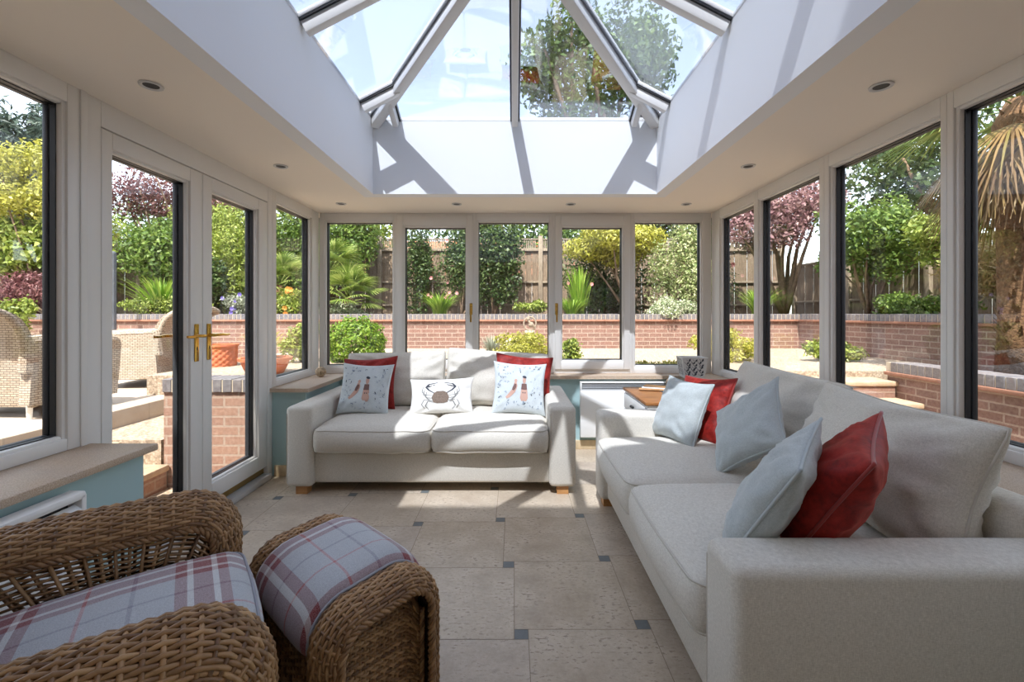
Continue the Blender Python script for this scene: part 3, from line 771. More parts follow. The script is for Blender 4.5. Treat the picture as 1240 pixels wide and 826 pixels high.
cushion('cushion', .47, .45, .11, M['velvet_red'], M['red_pipe'], (.065, 3.575, ZS), R(8), R(17), R(6), 'dark red velvet cushion behind the printed cushion by the right arm of the back sofa', 6, group=BG)
cushion('cushion', .42, .41, .12, M['print_blue'], None, (.035, 3.42, ZS), R(5), R(18), R(4), 'pale blue printed cushion with two figures at the right end of the back sofa', 7, group=BG, mats=INKS, printer=print_figures(9))
def rc(w, h, t, m, p, label, seed, fr, pinch=.1): cushion('cushion', w, h, t, M[m], M[p], None, 0, 0, 0, label, seed, pinch, RG, .010, frame=fr)
rc(.42, .42, .14, 'velvet_red', 'red_pipe', 'bright red velvet cushion at the sunlit far end of the right sofa', 8, ((1.35, 2.70, .885), (1.21, 3.04, .855), (1.19, 2.60, .480)))
rc(.40, .39, .14, 'pale_blue', 'pale_pipe', 'pale blue square cushion in front of the far red cushion on the right sofa', 9, ((1.115, 2.64, .80), (.995, 3.02, .80), (1.01, 2.54, .480)))
rc(.40, .40, .15, 'pale_blue', 'pale_pipe', 'larger pale blue cushion standing on its corner in the middle of the right sofa', 10, ((1.25, 2.16, .86), (1.09, 2.42, .645), (1.165, 1.92, .69)))
rc(.40, .42, .15, 'pale_blue', 'pale_pipe', 'pale blue cushion behind the near arm of the right sofa', 11, ((.873, 1.40, .789), (1.08, 1.64, .842), (.63, 1.36, .482)))
rc(.41, .44, .19, 'velvet_red', 'red_pipe', 'deep red velvet cushion in shade behind the near arm of the right sofa', 12, ((1.07, 1.40, .81), (1.29, 1.65, .867), (.815, 1.36, .482)))

# ---- wicker chair and footstool
def rope(mb, pts, rad, r, strands=3, pitch=.05, sides=6):
    P = [Vector(p) for p in pts]
    d = [0]
    for a, b in zip(P, P[1:]): d.append(d[-1]+(b-a).length)
    n = max(8, int(d[-1]/(pitch/8))); Q = []
    j = 0
    for i in range(n+1):
        s = d[-1]*i/n
        while j < len(P)-2 and d[j+1] < s: j += 1
        Q.append(P[j].lerp(P[j+1], (s-d[j])/max(1e-9, d[j+1]-d[j])))
    for k in range(strands):
        out = []
        for i, q in enumerate(Q):
            t = (Q[min(n, i+1)]-Q[max(0, i-1)]).normalized(); a = t.orthogonal().normalized() if abs(t.y) > .9 else t.cross(Vector((0, 1, 0))).normalized(); b = t.cross(a)
            ph = 2*PI*(d[-1]*i/n)/pitch+2*PI*k/strands
            out.append(q+a*math.cos(ph)*rad+b*math.sin(ph)*rad)
        mb.tube(out, r, sides)
def weave(mb, S, ss, ts, rs, rw, amp, sub=2, sides=6, skip=None):
    """stakes run along t at each s in ss; weavers run along s at each t in ts, passing over and under the stakes"""
    def N(s, t):
        e = 1e-3; a = S(s+e, t)-S(s-e, t); b = S(s, t+e)-S(s, t-e); c = a.cross(b)
        return c.normalized() if c.length > 1e-12 else Vector((0, 0, 1))
    nt = max(6, len(ts)//2+2)
    for s in ss: mb.tube([S(s, ts[0]+(ts[-1]-ts[0])*k/nt) for k in range(nt+1)], rs, 5)
    for j, t in enumerate(ts):
        pts = []
        for i, s in enumerate(ss):
            sg = 1 if (i+j) % 2 else -1
            pts.append(S(s, t)+N(s, t)*amp*sg)
            if i < len(ss)-1 and sub > 1: sm = (s+ss[i+1])/2; pts.append(S(sm, t))
        mb.tube(pts, rw, sides)
def lins(a, b, n): return [a+(b-a)*i/(n-1) for i in range(n)]
def arch_path(segs, step=.01):
    """polyline in x-z from line/arc pieces"""
    out = []
    for sgm in segs:
        if sgm[0] == 'l':
            (x0, z0), (x1, z1) = sgm[1], sgm[2]; n = max(2, int(math.hypot(x1-x0, z1-z0)/step))
            out += [(x0+(x1-x0)*i/n, z0+(z1-z0)*i/n) for i in range(n)]
        else:
            cx, cz, r, a0, a1 = sgm[1:]; n = max(4, int(abs(R(a1-a0))*r/step))
            out += [(cx+r*math.cos(R(a0+(a1-a0)*i/n)), cz+r*math.sin(R(a0+(a1-a0)*i/n))) for i in range(n)]
    out.append(segs[-1][2] if segs[-1][0] == 'l' else (segs[-1][1]+segs[-1][3]*math.cos(R(segs[-1][5])), segs[-1][2]+segs[-1][3]*math.sin(R(segs[-1][5]))))
    return out
class Path:
    def __init__(s, pts):
        s.p = [Vector((x, 0, z)) for x, z in pts]; s.d = [0]
        for a, b in zip(s.p, s.p[1:]): s.d.append(s.d[-1]+(b-a).length)
        s.L = s.d[-1]
    def at(s, t):
        q = max(0, min(1, t))*s.L; lo, hi = 0, len(s.d)-1
        while hi-lo > 1:
            m = (lo+hi)//2
            if s.d[m] <= q: lo = m
            else: hi = m
        p = s.p[lo].lerp(s.p[lo+1], (q-s.d[lo])/max(1e-9, s.d[lo+1]-s.d[lo]))
        a = s.p[max(0, lo-2)]; b = s.p[min(len(s.p)-1, lo+3)]; tg = (b-a).normalized()
        return p, tg
def band(mb, path, hw, crown, y, n_stake, n_weft, rw, amp, phi=100, gap_shade=1):
    """a convex woven band swept along a path lying in an x-z plane"""
    def S(s, t):
        p, tg = path.at(s); nrm = Vector((-tg.z, 0, tg.x))
        if nrm.z < 0 and abs(nrm.z) > .3: nrm = -nrm
        a = R(phi)*t
        return p+Vector((0, y+hw*math.sin(a), 0))+nrm*(crown*(math.cos(a)-1))
    weave(mb, S, lins(.004, .996, n_stake), lins(-1, 1, n_weft), rw*1.1, rw, amp)
    cp = Path([(q.x, q.z) for q in path.p])
    def K(u, v):
        p, tg = cp.at(u); nrm = Vector((-tg.z, 0, tg.x))
        if nrm.z < 0 and abs(nrm.z) > .3: nrm = -nrm
        a = R(phi)*(v*2-1)
        return p+Vector((0, y+(hw-.010)*math.sin(a), 0))+nrm*((crown-.0)*(math.cos(a)-1)-.010)
    mb.grid(K, 60, 10, gap_shade)  # added dark liner inside the band, coloured as shade between the strands
    for sg in (-1, 1):
        pts = [S(i/120, sg*1.02) for i in range(121)]
        rope(mb, pts, rw*1.3, rw*1.15, 3, .05)
    return S
def fan(mb, cx, cz, path, y, inset, n_stake, rows, rw, th0=4, th1=176):
    """open fan of stakes radiating from a point to the band, tied by curved weavers"""
    P = path.p
    def hit(th):
        d = Vector((math.cos(th), math.sin(th)))
        best = .1
        for a, b in zip(P, P[1:]):
            e = Vector((b.x-a.x, b.z-a.z)); w = Vector((a.x-cx, a.z-cz)); den = d.x*e.y-d.y*e.x
            if abs(den) < 1e-9: continue
            t = (w.x*e.y-w.y*e.x)/den; k = (w.x*d.y-w.y*d.x)/den
            if t > 0 and -.01 <= k <= 1.01: best = max(best, t)
        return best-inset
    def S(s, t):
        th = R(th0+(th1-th0)*s); r = hit(th)*t
        return Vector((cx+r*math.cos(th), y, cz+r*math.sin(th)))
    ss = lins(0, 1, n_stake)
    for s in ss: mb.tube([S(s, t) for t in (.06, .4, .7, 1.0)], rw*1.25, 5)
    weave_rows = []
    for t in rows:
        pts = []
        for i, s in enumerate(ss):
            pts.append(S(s, t)+Vector((0, (1 if i % 2 else -1)*rw*1.5, 0)))
        mb.tube(pts, rw, 5)

CH = Vector((-.775, 1.10, 0)); CA = R(36)
ch = empty('wicker_armchair', CH, CA, label='brown wicker armchair with a plaid seat cushion in the near left corner', cat='armchair')
arm = arch_path([('l', (-.56, .655), (-.45, .692)), ('l', (-.45, .692), (-.30, .70)), ('l', (-.30, .70), (-.02, .70)), ('a', -.02, .56, .14, 90, 4), ('l', (.12, .55), (.10, .0))])
APATH = Path(arm)
for sg in (1, -1):
    y = sg*.345
    mb = MB(); band(mb, APATH, .088, .062, y, 50, 29, .0049, .0040)
    ao = mb.build('arm', [M['wicker'], M['gap_shade_and_deck']], ch, ang=180)
    mb = MB()
    fan(mb, -.16, .16, APATH, y-sg*.082, .055, 46, [.30, .34, .38]+lins(.5, .98, 17), .0036)
    mb.build('side_panel', [M['wicker'], M['gap_shade_and_deck']], ch, ang=180)
    mb = MB()
    fan(mb, -.16, .10, APATH, y+sg*.082, .055, 46, lins(.35, .98, 26), .0040)
    mb.build('side_panel', [M['wicker'], M['gap_shade_and_deck']], ch, ang=180)
# seat deck, front and back panels
mb = MB(); mb.b2((-.46, -.262, .36), (.06, .262, .40), .01, 1)
weave(mb, lambda s, t: Vector((.075, -.262+.524*s, .03+.37*t)), lins(0, 1, 26), lins(0, 1, 34), .004, .005, .004)
mb.build('seat_deck', [M['wicker'], M['gap_shade_and_deck']], ch, ang=180)
mb = MB()
def backS(s, t):
    yy = (s-.5)*.70; z = .08+t*(.94-.18*abs(2*s-1)**2.5)
    return Vector((-.50-.10*max(0, z-.3)-.03*(1-(2*s-1)**2), yy, z))
weave(mb, backS, lins(.01, .99, 34), lins(0, 1, 70), .004, .005, .004)
rope(mb, [backS(s, 1.01) for s in lins(.0, 1, 40)], .009, .008)
mb.build('back', [M['wicker'], M['gap_shade_and_deck']], ch, ang=180)
cb, cp = box_cushion(.56, .485, .145, .055, .03, 21, 22, .004, .02)
s = weld(cb.build('seat_cushion', M['plaid'], ch, (-.155, 0, .475), (0, R(-2), 0))); cp.build('piping', M['plaid_pipe'], s, ang=180)
S = pillow_surface(.50, .50, .18, .06, 33, .006)
s = weld(pillow_mesh(S).build('back_cushion', M['plaid'], ch, (-.44, 0, .53), (R(-12), 0, R(-90)))); pillow_pipe(S).build('piping', M['plaid_pipe'], s, ang=180)
s.rotation_euler = (Matrix.Rotation(R(90), 3, 'Z') @ Matrix.Rotation(R(-12), 3, 'X')).to_euler()

OT = Vector((-.548, 1.41, 0)); OA = R(47)
ot = empty('wicker_footstool', OT, OA, label='brown wicker footstool with a plaid cushion in front of the armchair', cat='footstool')
hx, rt, zt = .182, .12, .50
OP = Path(arch_path([('l', (-hx, 0), (-hx, zt-rt)), ('a', -hx+rt, zt-rt, rt, 180, 90), ('l', (-hx+rt, zt), (hx-rt, zt+.015)), ('a', hx-rt, zt-rt+.015, rt, 90, 0), ('l', (hx, zt-rt+.015), (hx, 0))]))
def ot_band(y):
    mb = MB()
    def S(s, t):
        p, tg = OP.at(s); nrm = Vector((-tg.z, 0, tg.x)); a = R(95)*t
        return p+Vector((0, y+.062*math.sin(a), 0))+nrm*(.040*(math.cos(a)-1))
    weave(mb, S, lins(.003, .997, 46), lins(-1, 1, 19), .0050, .0047, .0038)
    def K(u, v):
        p, tg = OP.at(u); nrm = Vector((-tg.z, 0, tg.x)); a = R(95)*(v*2-1)
        return p+Vector((0, y+.052*math.sin(a), 0))+nrm*(.04*(math.cos(a)-1)-.010)
    mb.grid(K, 60, 8, 1)  # added dark sheet under the weave, its colour stands for shade in the gaps
    for sg in (-1, 1): rope(mb, [S(i/120, sg*1.02) for i in range(121)], .0065, .0058, 3, .05)
    return mb
for y in (.235, -.235):
    ot_band(y).build('side_frame', [M['wicker'], M['gap_shade_and_deck']], ot, ang=180)
    mb = MB(); yy = y*.97
    def PS(s, t):
        x = -hx+.045+(2*hx-.09)*s; k = abs(2*s-1); top = zt-.06-.05*max(0, k-.55)**2*8
        return Vector((x, yy, .04+(top-.04)*t))
    weave(mb, PS, lins(0, 1, 20), lins(0, 1, 40), .004, .0046, .0042)
    mb.tube([PS(s, 1.0) for s in lins(0, 1, 12)], .010, 8)
    rope(mb, [PS(0, 1)+Vector((-.012, 0, -.0)), PS(0, 0)+Vector((-.012, 0, 0))], .006, .0055); rope(mb, [PS(1, 1)+Vector((.012, 0, 0)), PS(1, 0)+Vector((.012, 0, 0))], .006, .0055)
    mb.build('side_panel', [M['wicker'], M['gap_shade_and_deck']], ot, ang=180)
for x in (-hx+.03, hx-.03):
    mb = MB(); weave(mb, lambda s, t: Vector((x, -.2+.4*s, .04+.36*t)), lins(0, 1, 20), lins(0, 1, 34), .004, .0048, .004); mb.build('end_panel', [M['wicker'], M['gap_shade_and_deck']], ot, ang=180)
# saddle cushion following the arch
def saddle(u, v, side):
    # u across the arch (0..1), v along y (0..1)
    s = .285+.43*u+(.0); p, tg = OP.at(s); nrm = Vector((-tg.z, 0, tg.x))
    e = max(0, 1-(2*v-1)**8)**.5; f = max(0, 1-(2*u-1)**10)**.5
    th = (.026*e*f+.014*(1-(2*u-1)**2)*e) if side > 0 else -.03*e*f
    return p+Vector((0, (v-.5)*.385, 0))+nrm*(th-.012)
mb = MB(); sn = lambda t: .5+.5*math.sin((t-.5)*PI)
for side in (1, -1): mb.grid(lambda a, b: saddle(sn(a), sn(b), side), 30, 24, flip=side < 0)
s = weld(mb.build('cushion', M['plaid'], ot))
mb = MB(); mb.tube([saddle(u, .995, 1)+Vector((0, .002, 0)) for u in lins(0.01, .99, 30)], .005, 6); mb.tube([saddle(u, .005, 1)-Vector((0, .002, 0)) for u in lins(0.01, .99, 30)], .005, 6)
mb.build('piping', M['plaid_pipe'], s, ang=180)

# ---- heaters
def panel_heater(name, loc, rz, w, h, label, d=.075):
    o = empty(name, loc, rz, label=label, cat='radiator')           # local: width x, front -y
    b = MB(); b.b2((0, -d, 0), (w, -.02, h-.075), .008); b.b2((0, -d, h-.012), (w, -.02, h), .004); b.b2((0, -d, h-.075), (.014, -.02, h-.012), .002); b.b2((w-.014, -d, h-.075), (w, -.02, h-.012), .002)
    b.build('body', M['radiator'], o)
    g = MB()
    for k in range(4): g.box((w/2, -d+.012, h-.066+k*.014), (w-.03, .012, .006), .001, Matrix.Rotation(R(30), 3, 'X'))
    g.b2((.014, -.035, h-.075), (w-.014, -.022, h-.012), 0, 1)
    g.build('grille', [M['grey_grille'], M['dark']], o)
    for q in (.15, .8): k = MB(); k.b2((w*q, -.02, .05), (w*(q+.05), 0, h*.7)); k.build('bracket', M['radiator'], o)
    return o
panel_heater('panel_heater', (.605, WB, .125), 0, .80, .505, 'white panel heater on the back wall behind the small table')
LH = empty('louvred_heater', (WL, 0, .12), R(90), label='white louvred convector heater under the left window', cat='radiator')
b = MB(); w0, w1, hh = .62, 1.60, .505
b.b2((w0, -.085, 0), (w1, -.02, .26), .01); b.b2((w0, -.085, hh-.03), (w1, -.02, hh), .01); b.b2((w1-.02, -.085, .25), (w1, -.02, hh-.01), .006); b.b2((w0, -.085, .25), (w0+.02, -.02, hh-.01), .006); b.b2((w0+.02, -.035, .25), (w1-.02, -.02, hh-.02), 0, 1)
b.build('body', [M['radiator'], M['dark']], LH)
g = MB()
for k in range(7): g.box(((w0+w1)/2, -.07,   .275+k*.029), (w1-w0-.03, .030, .007), .002, Matrix.Rotation(R(35), 3, 'X'))
g.build('louvres', M['radiator'], LH)
g = MB(); g.b2((w0+.3, -.02, .1), (w1-.3, 0, hh+.012), .004); g.build('bracket', M['radiator'], LH)

# ---- side table with things on it
TB = empty('side_table', (.95, 3.20, 0), 0, label='small white side table with brown wooden top and drawers behind the right sofa', cat='table')
tw, td, tz = .56, .64, .622
b = MB(); b.b2((-.015, -.015, tz-.025), (tw+.015, td+.015, tz), .006); b.build('table_top', M['table_top'], TB)
b = MB(); b.b2((.0, 0, .06), (tw, td, tz-.025), .004); b.build('body', M['radiator'], TB)
for z0, z1 in ((tz-.16, tz-.04), (tz-.30, tz-.17), (.10, tz-.31)):
    d = MB(); d.b2((-.014, .02, z0), (.0, td-.02, z1), .004); do = d.build('drawer', M['radiator'], TB)
    k = MB(); zc = (z0+z1)/2; k.box((-.022, td/2, zc), (.016, .05, .008), .003); k.ball((-.026, td/2-.022, zc), .011, 8); k.ball((-.026, td/2+.022, zc), .011, 8); k.build('handle', M['gasket'], do)
for x in (.02, tw-.07):
    for y in (.02, td-.07):
        f = MB(); f.prism([(x, y), (x+.05, y), (x+.05, y+.05), (x, y+.05)], 'z', 0, .06); f.build('foot', M['radiator'], TB)
bk = MB(); bk.b2((0, 0, 0), (.20, .15, .004), .001); bk.b2((.004, .003, .004), (.198, .147, .044), .001, 1); bk.b2((0, 0, .044), (.20, .15, .048), .001); bk.b2((-.002, 0, 0), (.003, .15, .048), .001)
o = bk.build('book', [M['white_obj'], M['off_white']], None, (1.19, 3.29, tz), (0, 0, R(-6))); tag(o, 'thick white book lying on the wooden side table', 'book')
cd = MB(); cd.b2((0, 0, 0), (.20, .14, .006), .001); o = cd.build('booklet', M['slate'], None, (1.19, 3.60, tz), (0, 0, R(8))); tag(o, 'thin dark grey booklet lying near the back of the side table', 'booklet')
for i, (dx, dz, lab) in enumerate(((0, 0, 'kraft brown paper folder lying lowest in the pile on the table'), (.03, .009, 'pale paper folder lying second in the pile on the table'), (.05, .018, 'brown paper folder lying on top of the pile on the table'))):
    f = MB()
    f.box((0, 0, .0035), (.30, .09, .007), .002)
    f.box((.12, 0, .0038), (.05, .092, .0076), .001)
    o = f.build('paper_folder', M['paper'] if i != 1 else M['white_obj'], None, (1.18+dx, 3.68+.012*i, tz+.0065+dz), (0, 0, R(-14-8*i))); tag(o, lab, 'folder', 'paper folders on the table')
def twig_ball(name, p, r, label, mat, seed, group):
    rnd = random.Random(seed); mb = MB()
    for k in range(26):
        ax = Vector((rnd.gauss(0, 1), rnd.gauss(0, 1), rnd.gauss(0, 1))).normalized(); a = ax.orthogonal().normalized(); b = ax.cross(a)
        q = r*rnd.uniform(.86, .96)
        mb.tube([a*math.cos(2*PI*i/22)*q+b*math.sin(2*PI*i/22)*q for i in range(22)], r*.07, 5, True)
    o = mb.build(name, mat, None, (p[0], p[1], p[2]+r), ang=180); tag(o, label, 'ball', group); return o
M['twig'] = plain('grey_twig', srgb(138, 124, 108), .9, var=.2, scale=40)
M['twig_pale'] = plain('pale_twig', srgb(188, 168, 140), .9, var=.25, scale=40)
twig_ball('twig_ball', (1.33, 3.80, tz), .045, 'left of two grey twig balls on the side table behind the red cushion', M['twig'], 1, 'twig balls')
twig_ball('twig_ball', (1.425, 3.77, tz), .045, 'right of two grey twig balls on the side table behind the red cushion', M['twig'], 2, 'twig balls')
twig_ball('twig_ball', (-1.74, 4.06, SILL), .047, 'pale woven ball on the stone sill in the left corner', M['twig_pale'], 3, 'twig balls')

# ---- square pot on the right sill
PT = empty('plant_pot', (1.605, 4.06, SILL), R(-6), label='tapered square pot with a dark leaf pattern on the sill in the right corner', cat='pot')
pm = MB()
def ring(r, z): return [(-r, -r, z), (r, -r, z), (r, r, z), (-r, r, z)]
rs = [(.085, 0), (.108, .175), (.112, .18), (.104, .18), (.098, .17), (.08, .03)]
vs = []; fs = []
for r, z in rs: vs += ring(r, z)
for i in range(len(rs)-1):
    for k in range(4): fs.append((i*4+k, i*4+(k+1) % 4, (i+1)*4+(k+1) % 4, (i+1)*4+k))
fs += [(3, 2, 1, 0), (20, 21, 22, 23)]
pm.add(vs, fs); pr = pm; rnd = random.Random(5)
for face in range(4):
    rot = Matrix.Rotation(PI/2*face, 3, 'Z')
    def Pp(a, z): return rot @ Vector((a, -(.085+.023*z/.175)-.0012, z))
    for c in (-.06, -.005, .05):
        pts = [(c+.012*math.sin(q*2.2), .02+.125*q/6) for q in range(7)]
        for (a, z) in pts:
            for sg in (-1, 1):
                da = sg*rnd.uniform(.014, .024); l = rnd.uniform(.020, .034)
                pr.add([Pp(a, z), Pp(a+da*.5-.006, z+l*.6), Pp(a+da, z+l), Pp(a+da*.6+.008, z+l*.3)], [(0, 1, 2, 3)], 1)
        for (a, z), (a2, z2) in zip(pts, pts[1:]): pr.add([Pp(a-.0015, z), Pp(a+.0015, z), Pp(a2+.0015, z2), Pp(a2-.0015, z2)], [(0, 1, 2, 3)], 1)
pm.build('body', [plain('glazed_pale_grey', srgb(206, 206, 204), .35, var=.06), M['ink_dark']], PT, ang=20, recalc=False)
# ================================================================== OUTSIDE
# ---- the house behind the camera (casts the shade over the near half of the room)
M['creasing'] = plain('brown_creasing_tile', srgb(150, 106, 86), .9, var=.2, scale=12)
HOUSE_Y, HOUSE_H = YN-.12, None
HOUSE_H = (2.92-HOUSE_Y)/.591
hb = MB()
hb.b2((-7.5, HOUSE_Y-6, -.2), (-2.1, HOUSE_Y, HOUSE_H-.2)); hb.b2((2.13, HOUSE_Y-6, -.2), (7.5, HOUSE_Y, HOUSE_H-.2)); hb.b2((-2.1, HOUSE_Y-6, ZU), (2.13, HOUSE_Y, HOUSE_H-.2)); hb.b2((-2.1, HOUSE_Y-6, -.2), (2.13, HOUSE_Y-5.7, ZU))
ho = empty('house', (0, HOUSE_Y, 0), label='brick house wall behind the camera that the garden room is built against', cat='house')
o = hb.build('wall', M['brick_x'], ho); o.location = (0, -HOUSE_Y, 0)
rb = MB(); rb.prism([(HOUSE_Y+.0, HOUSE_H-.2), (HOUSE_Y+.0, HOUSE_H), (HOUSE_Y-3, HOUSE_H+1.2), (HOUSE_Y-6.3, HOUSE_H), (HOUSE_Y-6.3, HOUSE_H-.2)], 'x', -7.7, 7.7)
o = rb.build('roof', M['slate'], ho); o.location = (0, -HOUSE_Y, 0)

# ---- ground
def struct(name, mb, m, **k): return mb.build(name, m, kind='structure', **k)
GZ, PZ = .62, .42
g = MB(); g.b2((-60, -40, -1.2), (60, 80, -.16)); struct('lawn_ground', g, M['soil'])
g = MB(); g.b2((-1.98, 4.43, -.15), (1.98, 8.22, GZ)); g.b2((-2.73, 3.72, -.15), (-1.985, 8.22, GZ)); g.b2((-3.75, 4.6, -.15), (-2.73, 8.22, GZ)); g.b2((2.015, 4.935, -.15), (5.2, 8.22, GZ)); g.b2((1.98, 4.935, -.15), (2.015, 8.22, GZ)); struct('gravel_bed', g, M['gravel'])
g = MB(); g.b2((-3.12, HOUSE_Y, -.16), (-1.98, 3.5, -.10)); g.b2((-3.40, 3.49, -.16), (-2.735, 4.6, .27)); struct('gravel_strip', g, M['gravel'])
g = MB(); g.b2((1.98, HOUSE_Y, -.16), (3.92, 4.62, -.04)); struct('lower_path', g, M['paving'])
g = MB(); g.b2((-14, HOUSE_Y, -.15), (-3.52, 4.6, PZ)); g.b2((-14, 4.6, -.15), (-3.755, 8.22, PZ)); struct('patio', g, M['paving'])
g = MB(); g.b2((-3.52, .6, .0), (-3.40, 4.6, PZ+.002), .01); g.b2((-14, 8.42, -.15), (7.2, 11.4, 1.18), 0, 1); g.b2((5.37, 4.76, -.15), (7.2, 8.44, 1.18), 0, 1); g.b2((4.12, .2, -.15), (7.2, 4.75, .60), 0, 1); struct('raised_soil', g, [M['paving'], M['soil']])

def coping(axis, a0, a1, b0, b1, z0, z1, parent, step=.078):
    mb = MB(); n = int((a1-a0)/step); rnd = random.Random(int(a0*10)+3)
    for i in range(n):
        p = a0+i*step; e = .008+rnd.uniform(0, .002); dz = rnd.uniform(-.002, .002)
        lo, hi = ((p, b0, z0), (p+step-e, b1, z1+dz)) if axis == 0 else ((b0, p, z0), (b1, p+step-e, z1+dz))
        mb.b2(lo, hi, .004, 0, 1)
    lo, hi = ((a0, b0+.006, z0), (a1, b1-.006, z1-.006)) if axis == 0 else ((b0+.006, a0, z0), (b1-.006, a1, z1-.006))
    mb.b2(lo, hi, 0, 1)
    return mb.build('coping', [M['coping'], M['mortar']], parent, recalc=False)
def wall(name, axis, a0, a1, b0, b1, z0, z1, mat, label, over=.025, ch=.10, tile=True):
    o = empty(name, (0, 0, 0), label=label, cat='wall')
    b = MB(); lo, hi = ((a0, b0, z0), (a1, b1, z1-ch)) if axis == 0 else ((b0, a0, z0), (b1, a1, z1-ch)); b.b2(lo, hi); b.build('brickwork', mat, o)
    if tile:
        t = MB(); lo, hi = ((a0-.0, b0-over-.02, z1-ch-.035), (a1, b1+.02, z1-ch)) if axis == 0 else ((b0-over-.02, a0, z1-ch-.035), (b1+.02, a1, z1-ch)); t.b2(lo, hi, .006)
        t.build('tile_course', M['creasing'], o)
    coping(axis, a0, a1, b0-over, b1+.01, z1-ch, z1, o); return o
wall('brick_wall', 0, -14, 5.2, 8.2, 8.45, .2, 1.245, M['brick_x'], 'long red brick retaining wall with dark coping across the back of the garden')
wall('brick_wall', 1, 4.8, 8.2, 5.2, 5.4, .2, 1.245, M['brick_y'], 'red brick retaining wall beyond the right hand windows and the gravel')
wall('brick_wall', 1, .3, 4.72, 3.92, 4.14, -.1, .75, M['brick_y'], 'low red brick wall beside the steps outside the right windows', .02)
wall('brick_wall', 0, -2.72, -1.985, 3.5, 3.72, -.12, .742, M['brick_pale'], 'low pale brick wall with dark coping right outside the french doors', .02, .10, False)
# ---- steps left (up to the patio) and right
def step(name, lo, hi, label, brick, grp):
    o = empty(name, (0, 0, 0), label=label, cat='step', group=grp)
    b = MB(); b.b2(lo, (hi[0], hi[1], hi[2]-.05)); b.build('riser', brick, o)
    t = MB(); t.b2((lo[0]-.02, lo[1]-.02, hi[2]-.05), (hi[0]+.025, hi[1], hi[2]), .012, seg=2); t.build('tread', M['step_stone'], o); return o
step('garden_step', (-3.06, .9, -.12), (-2.69, 3.49, .085), 'lower brick and stone step outside the french doors', M['brick_pale_y'], 'steps up to the patio')
step('garden_step', (-3.40, .9, -.12), (-3.06, 3.49, .26), 'upper brick and stone step outside the french doors, next to the patio', M['brick_dark'], 'steps up to the patio')
for y0, z, lab in ((4.02, .20, 'lowest'), (4.31, .39, 'middle'), (4.60, .56, 'topmost')):
    step('garden_step', (1.99, y0, -.05), (3.9, 4.93, z), lab+' of the three stone steps outside the right windows', M['brick_dark'], 'steps up to the gravel')
# ---- fences: panels between posts
def fence(axis, a0, a1, b, z0, z1, n, label, lattice=.22, capmat=None):
    o = empty('garden_fence', (0, 0, 0), label=label, cat='fence'); bay = (a1-a0)/n; rnd = random.Random(int(b*10))
    def bx(mb, s0, s1, d0, d1, q0, q1, bev=0):
        if axis == 0: mb.b2((s0, b+d0, q0), (s1, b+d1, q1), bev)
        else: mb.b2((b+d0, s0, q0), (b+d1, s1, q1), bev)
    for i in range(n+1):
        p = MB(); s = a0+i*bay; bx(p, s-.05, s+.05, -.05, .05, z0, z1+.06, .006); p.build('post', M['post_wood'], o)
    for i in range(n):
        s0, s1 = a0+i*bay+.05, a0+(i+1)*bay-.05; p = MB(); m = int((s1-s0)/.14); zt = z1-lattice
        for k in range(m):
            w = (s1-s0)/m; e = rnd.uniform(-.01, .01)
            bx(p, s0+k*w, s0+(k+1)*w-.004, (.0 if k % 2 else .012), (.014 if k % 2 else .026), z0+.02, zt+e)
        p.build('board_panel', M['fence_wood'], o)
        for zz in (z0+.25, (z0+zt)/2, zt-.04):
            r_ = MB(); bx(r_, s0, s1, -.04, .0, zz, zz+.045, .004); r_.build('rail', M['post_wood'], o)
        if lattice > .05:
            t = MB(); q = int((s1-s0)/.05)
            for k in range(q): bx(t, s0+k*.05, s0+k*.05+.03, -.0, .012, zt+.02, z1-.02)
            bx(t, s0, s1, -.012, .022, z1-.03, z1, .003); bx(t, s0, s1, -.012, .022, zt+.005, zt+.035, .003)
            t.build('trellis_top', M['post_wood'], o)
    return o
fence(0, -12.6, 6.3, 10.6, 1.18, 3.02, 10, 'tall weathered board fence with slatted top along the back of the garden', .26)
fence(1, 2.0, 10.4, 6.5, .62, 2.36, 5, 'tall board fence along the right side of the garden', 0)

# ---- foliage
def leaves_obj(name, pts, nrm, size, mat, parent, seed, aspect=.5, jitter=.7, droop=.0):
    rg = np.random.default_rng(seed); n = len(pts)
    nr = nrm+rg.normal(0, jitter, (n, 3)); nr /= np.linalg.norm(nr, axis=1)[:, None]+1e-9
    d = rg.normal(0, 1, (n, 3)); d[:, 2] -= droop; d -= nr*np.sum(d*nr, 1)[:, None]; d /= np.linalg.norm(d, axis=1)[:, None]+1e-9
    s = np.cross(nr, d); ln = size*rg.uniform(.65, 1.3, n)[:, None]; w = ln*aspect*.5
    a = pts; b = pts+d*ln*.45+s*w+nr*ln*.06; c = pts+d*ln-nr*ln*.08; e = pts+d*ln*.45-s*w+nr*ln*.06
    V = np.stack([a, b, c, e], 1).reshape(-1, 3).astype(np.float32)
    me = bpy.data.meshes.new(name); me.vertices.add(4*n); me.vertices.foreach_set('co', V.ravel())
    me.loops.add(4*n); me.loops.foreach_set('vertex_index', np.arange(4*n, dtype=np.int32))
    me.polygons.add(n); me.polygons.foreach_set('loop_start', np.arange(0, 4*n, 4, dtype=np.int32)); me.polygons.foreach_set('loop_total', np.full(n, 4, np.int32))
    me.materials.append(mat); me.update(calc_edges=True); me.validate()
    o = bpy.data.objects.new(name, me); C.objects.link(o); o.parent = parent; return o
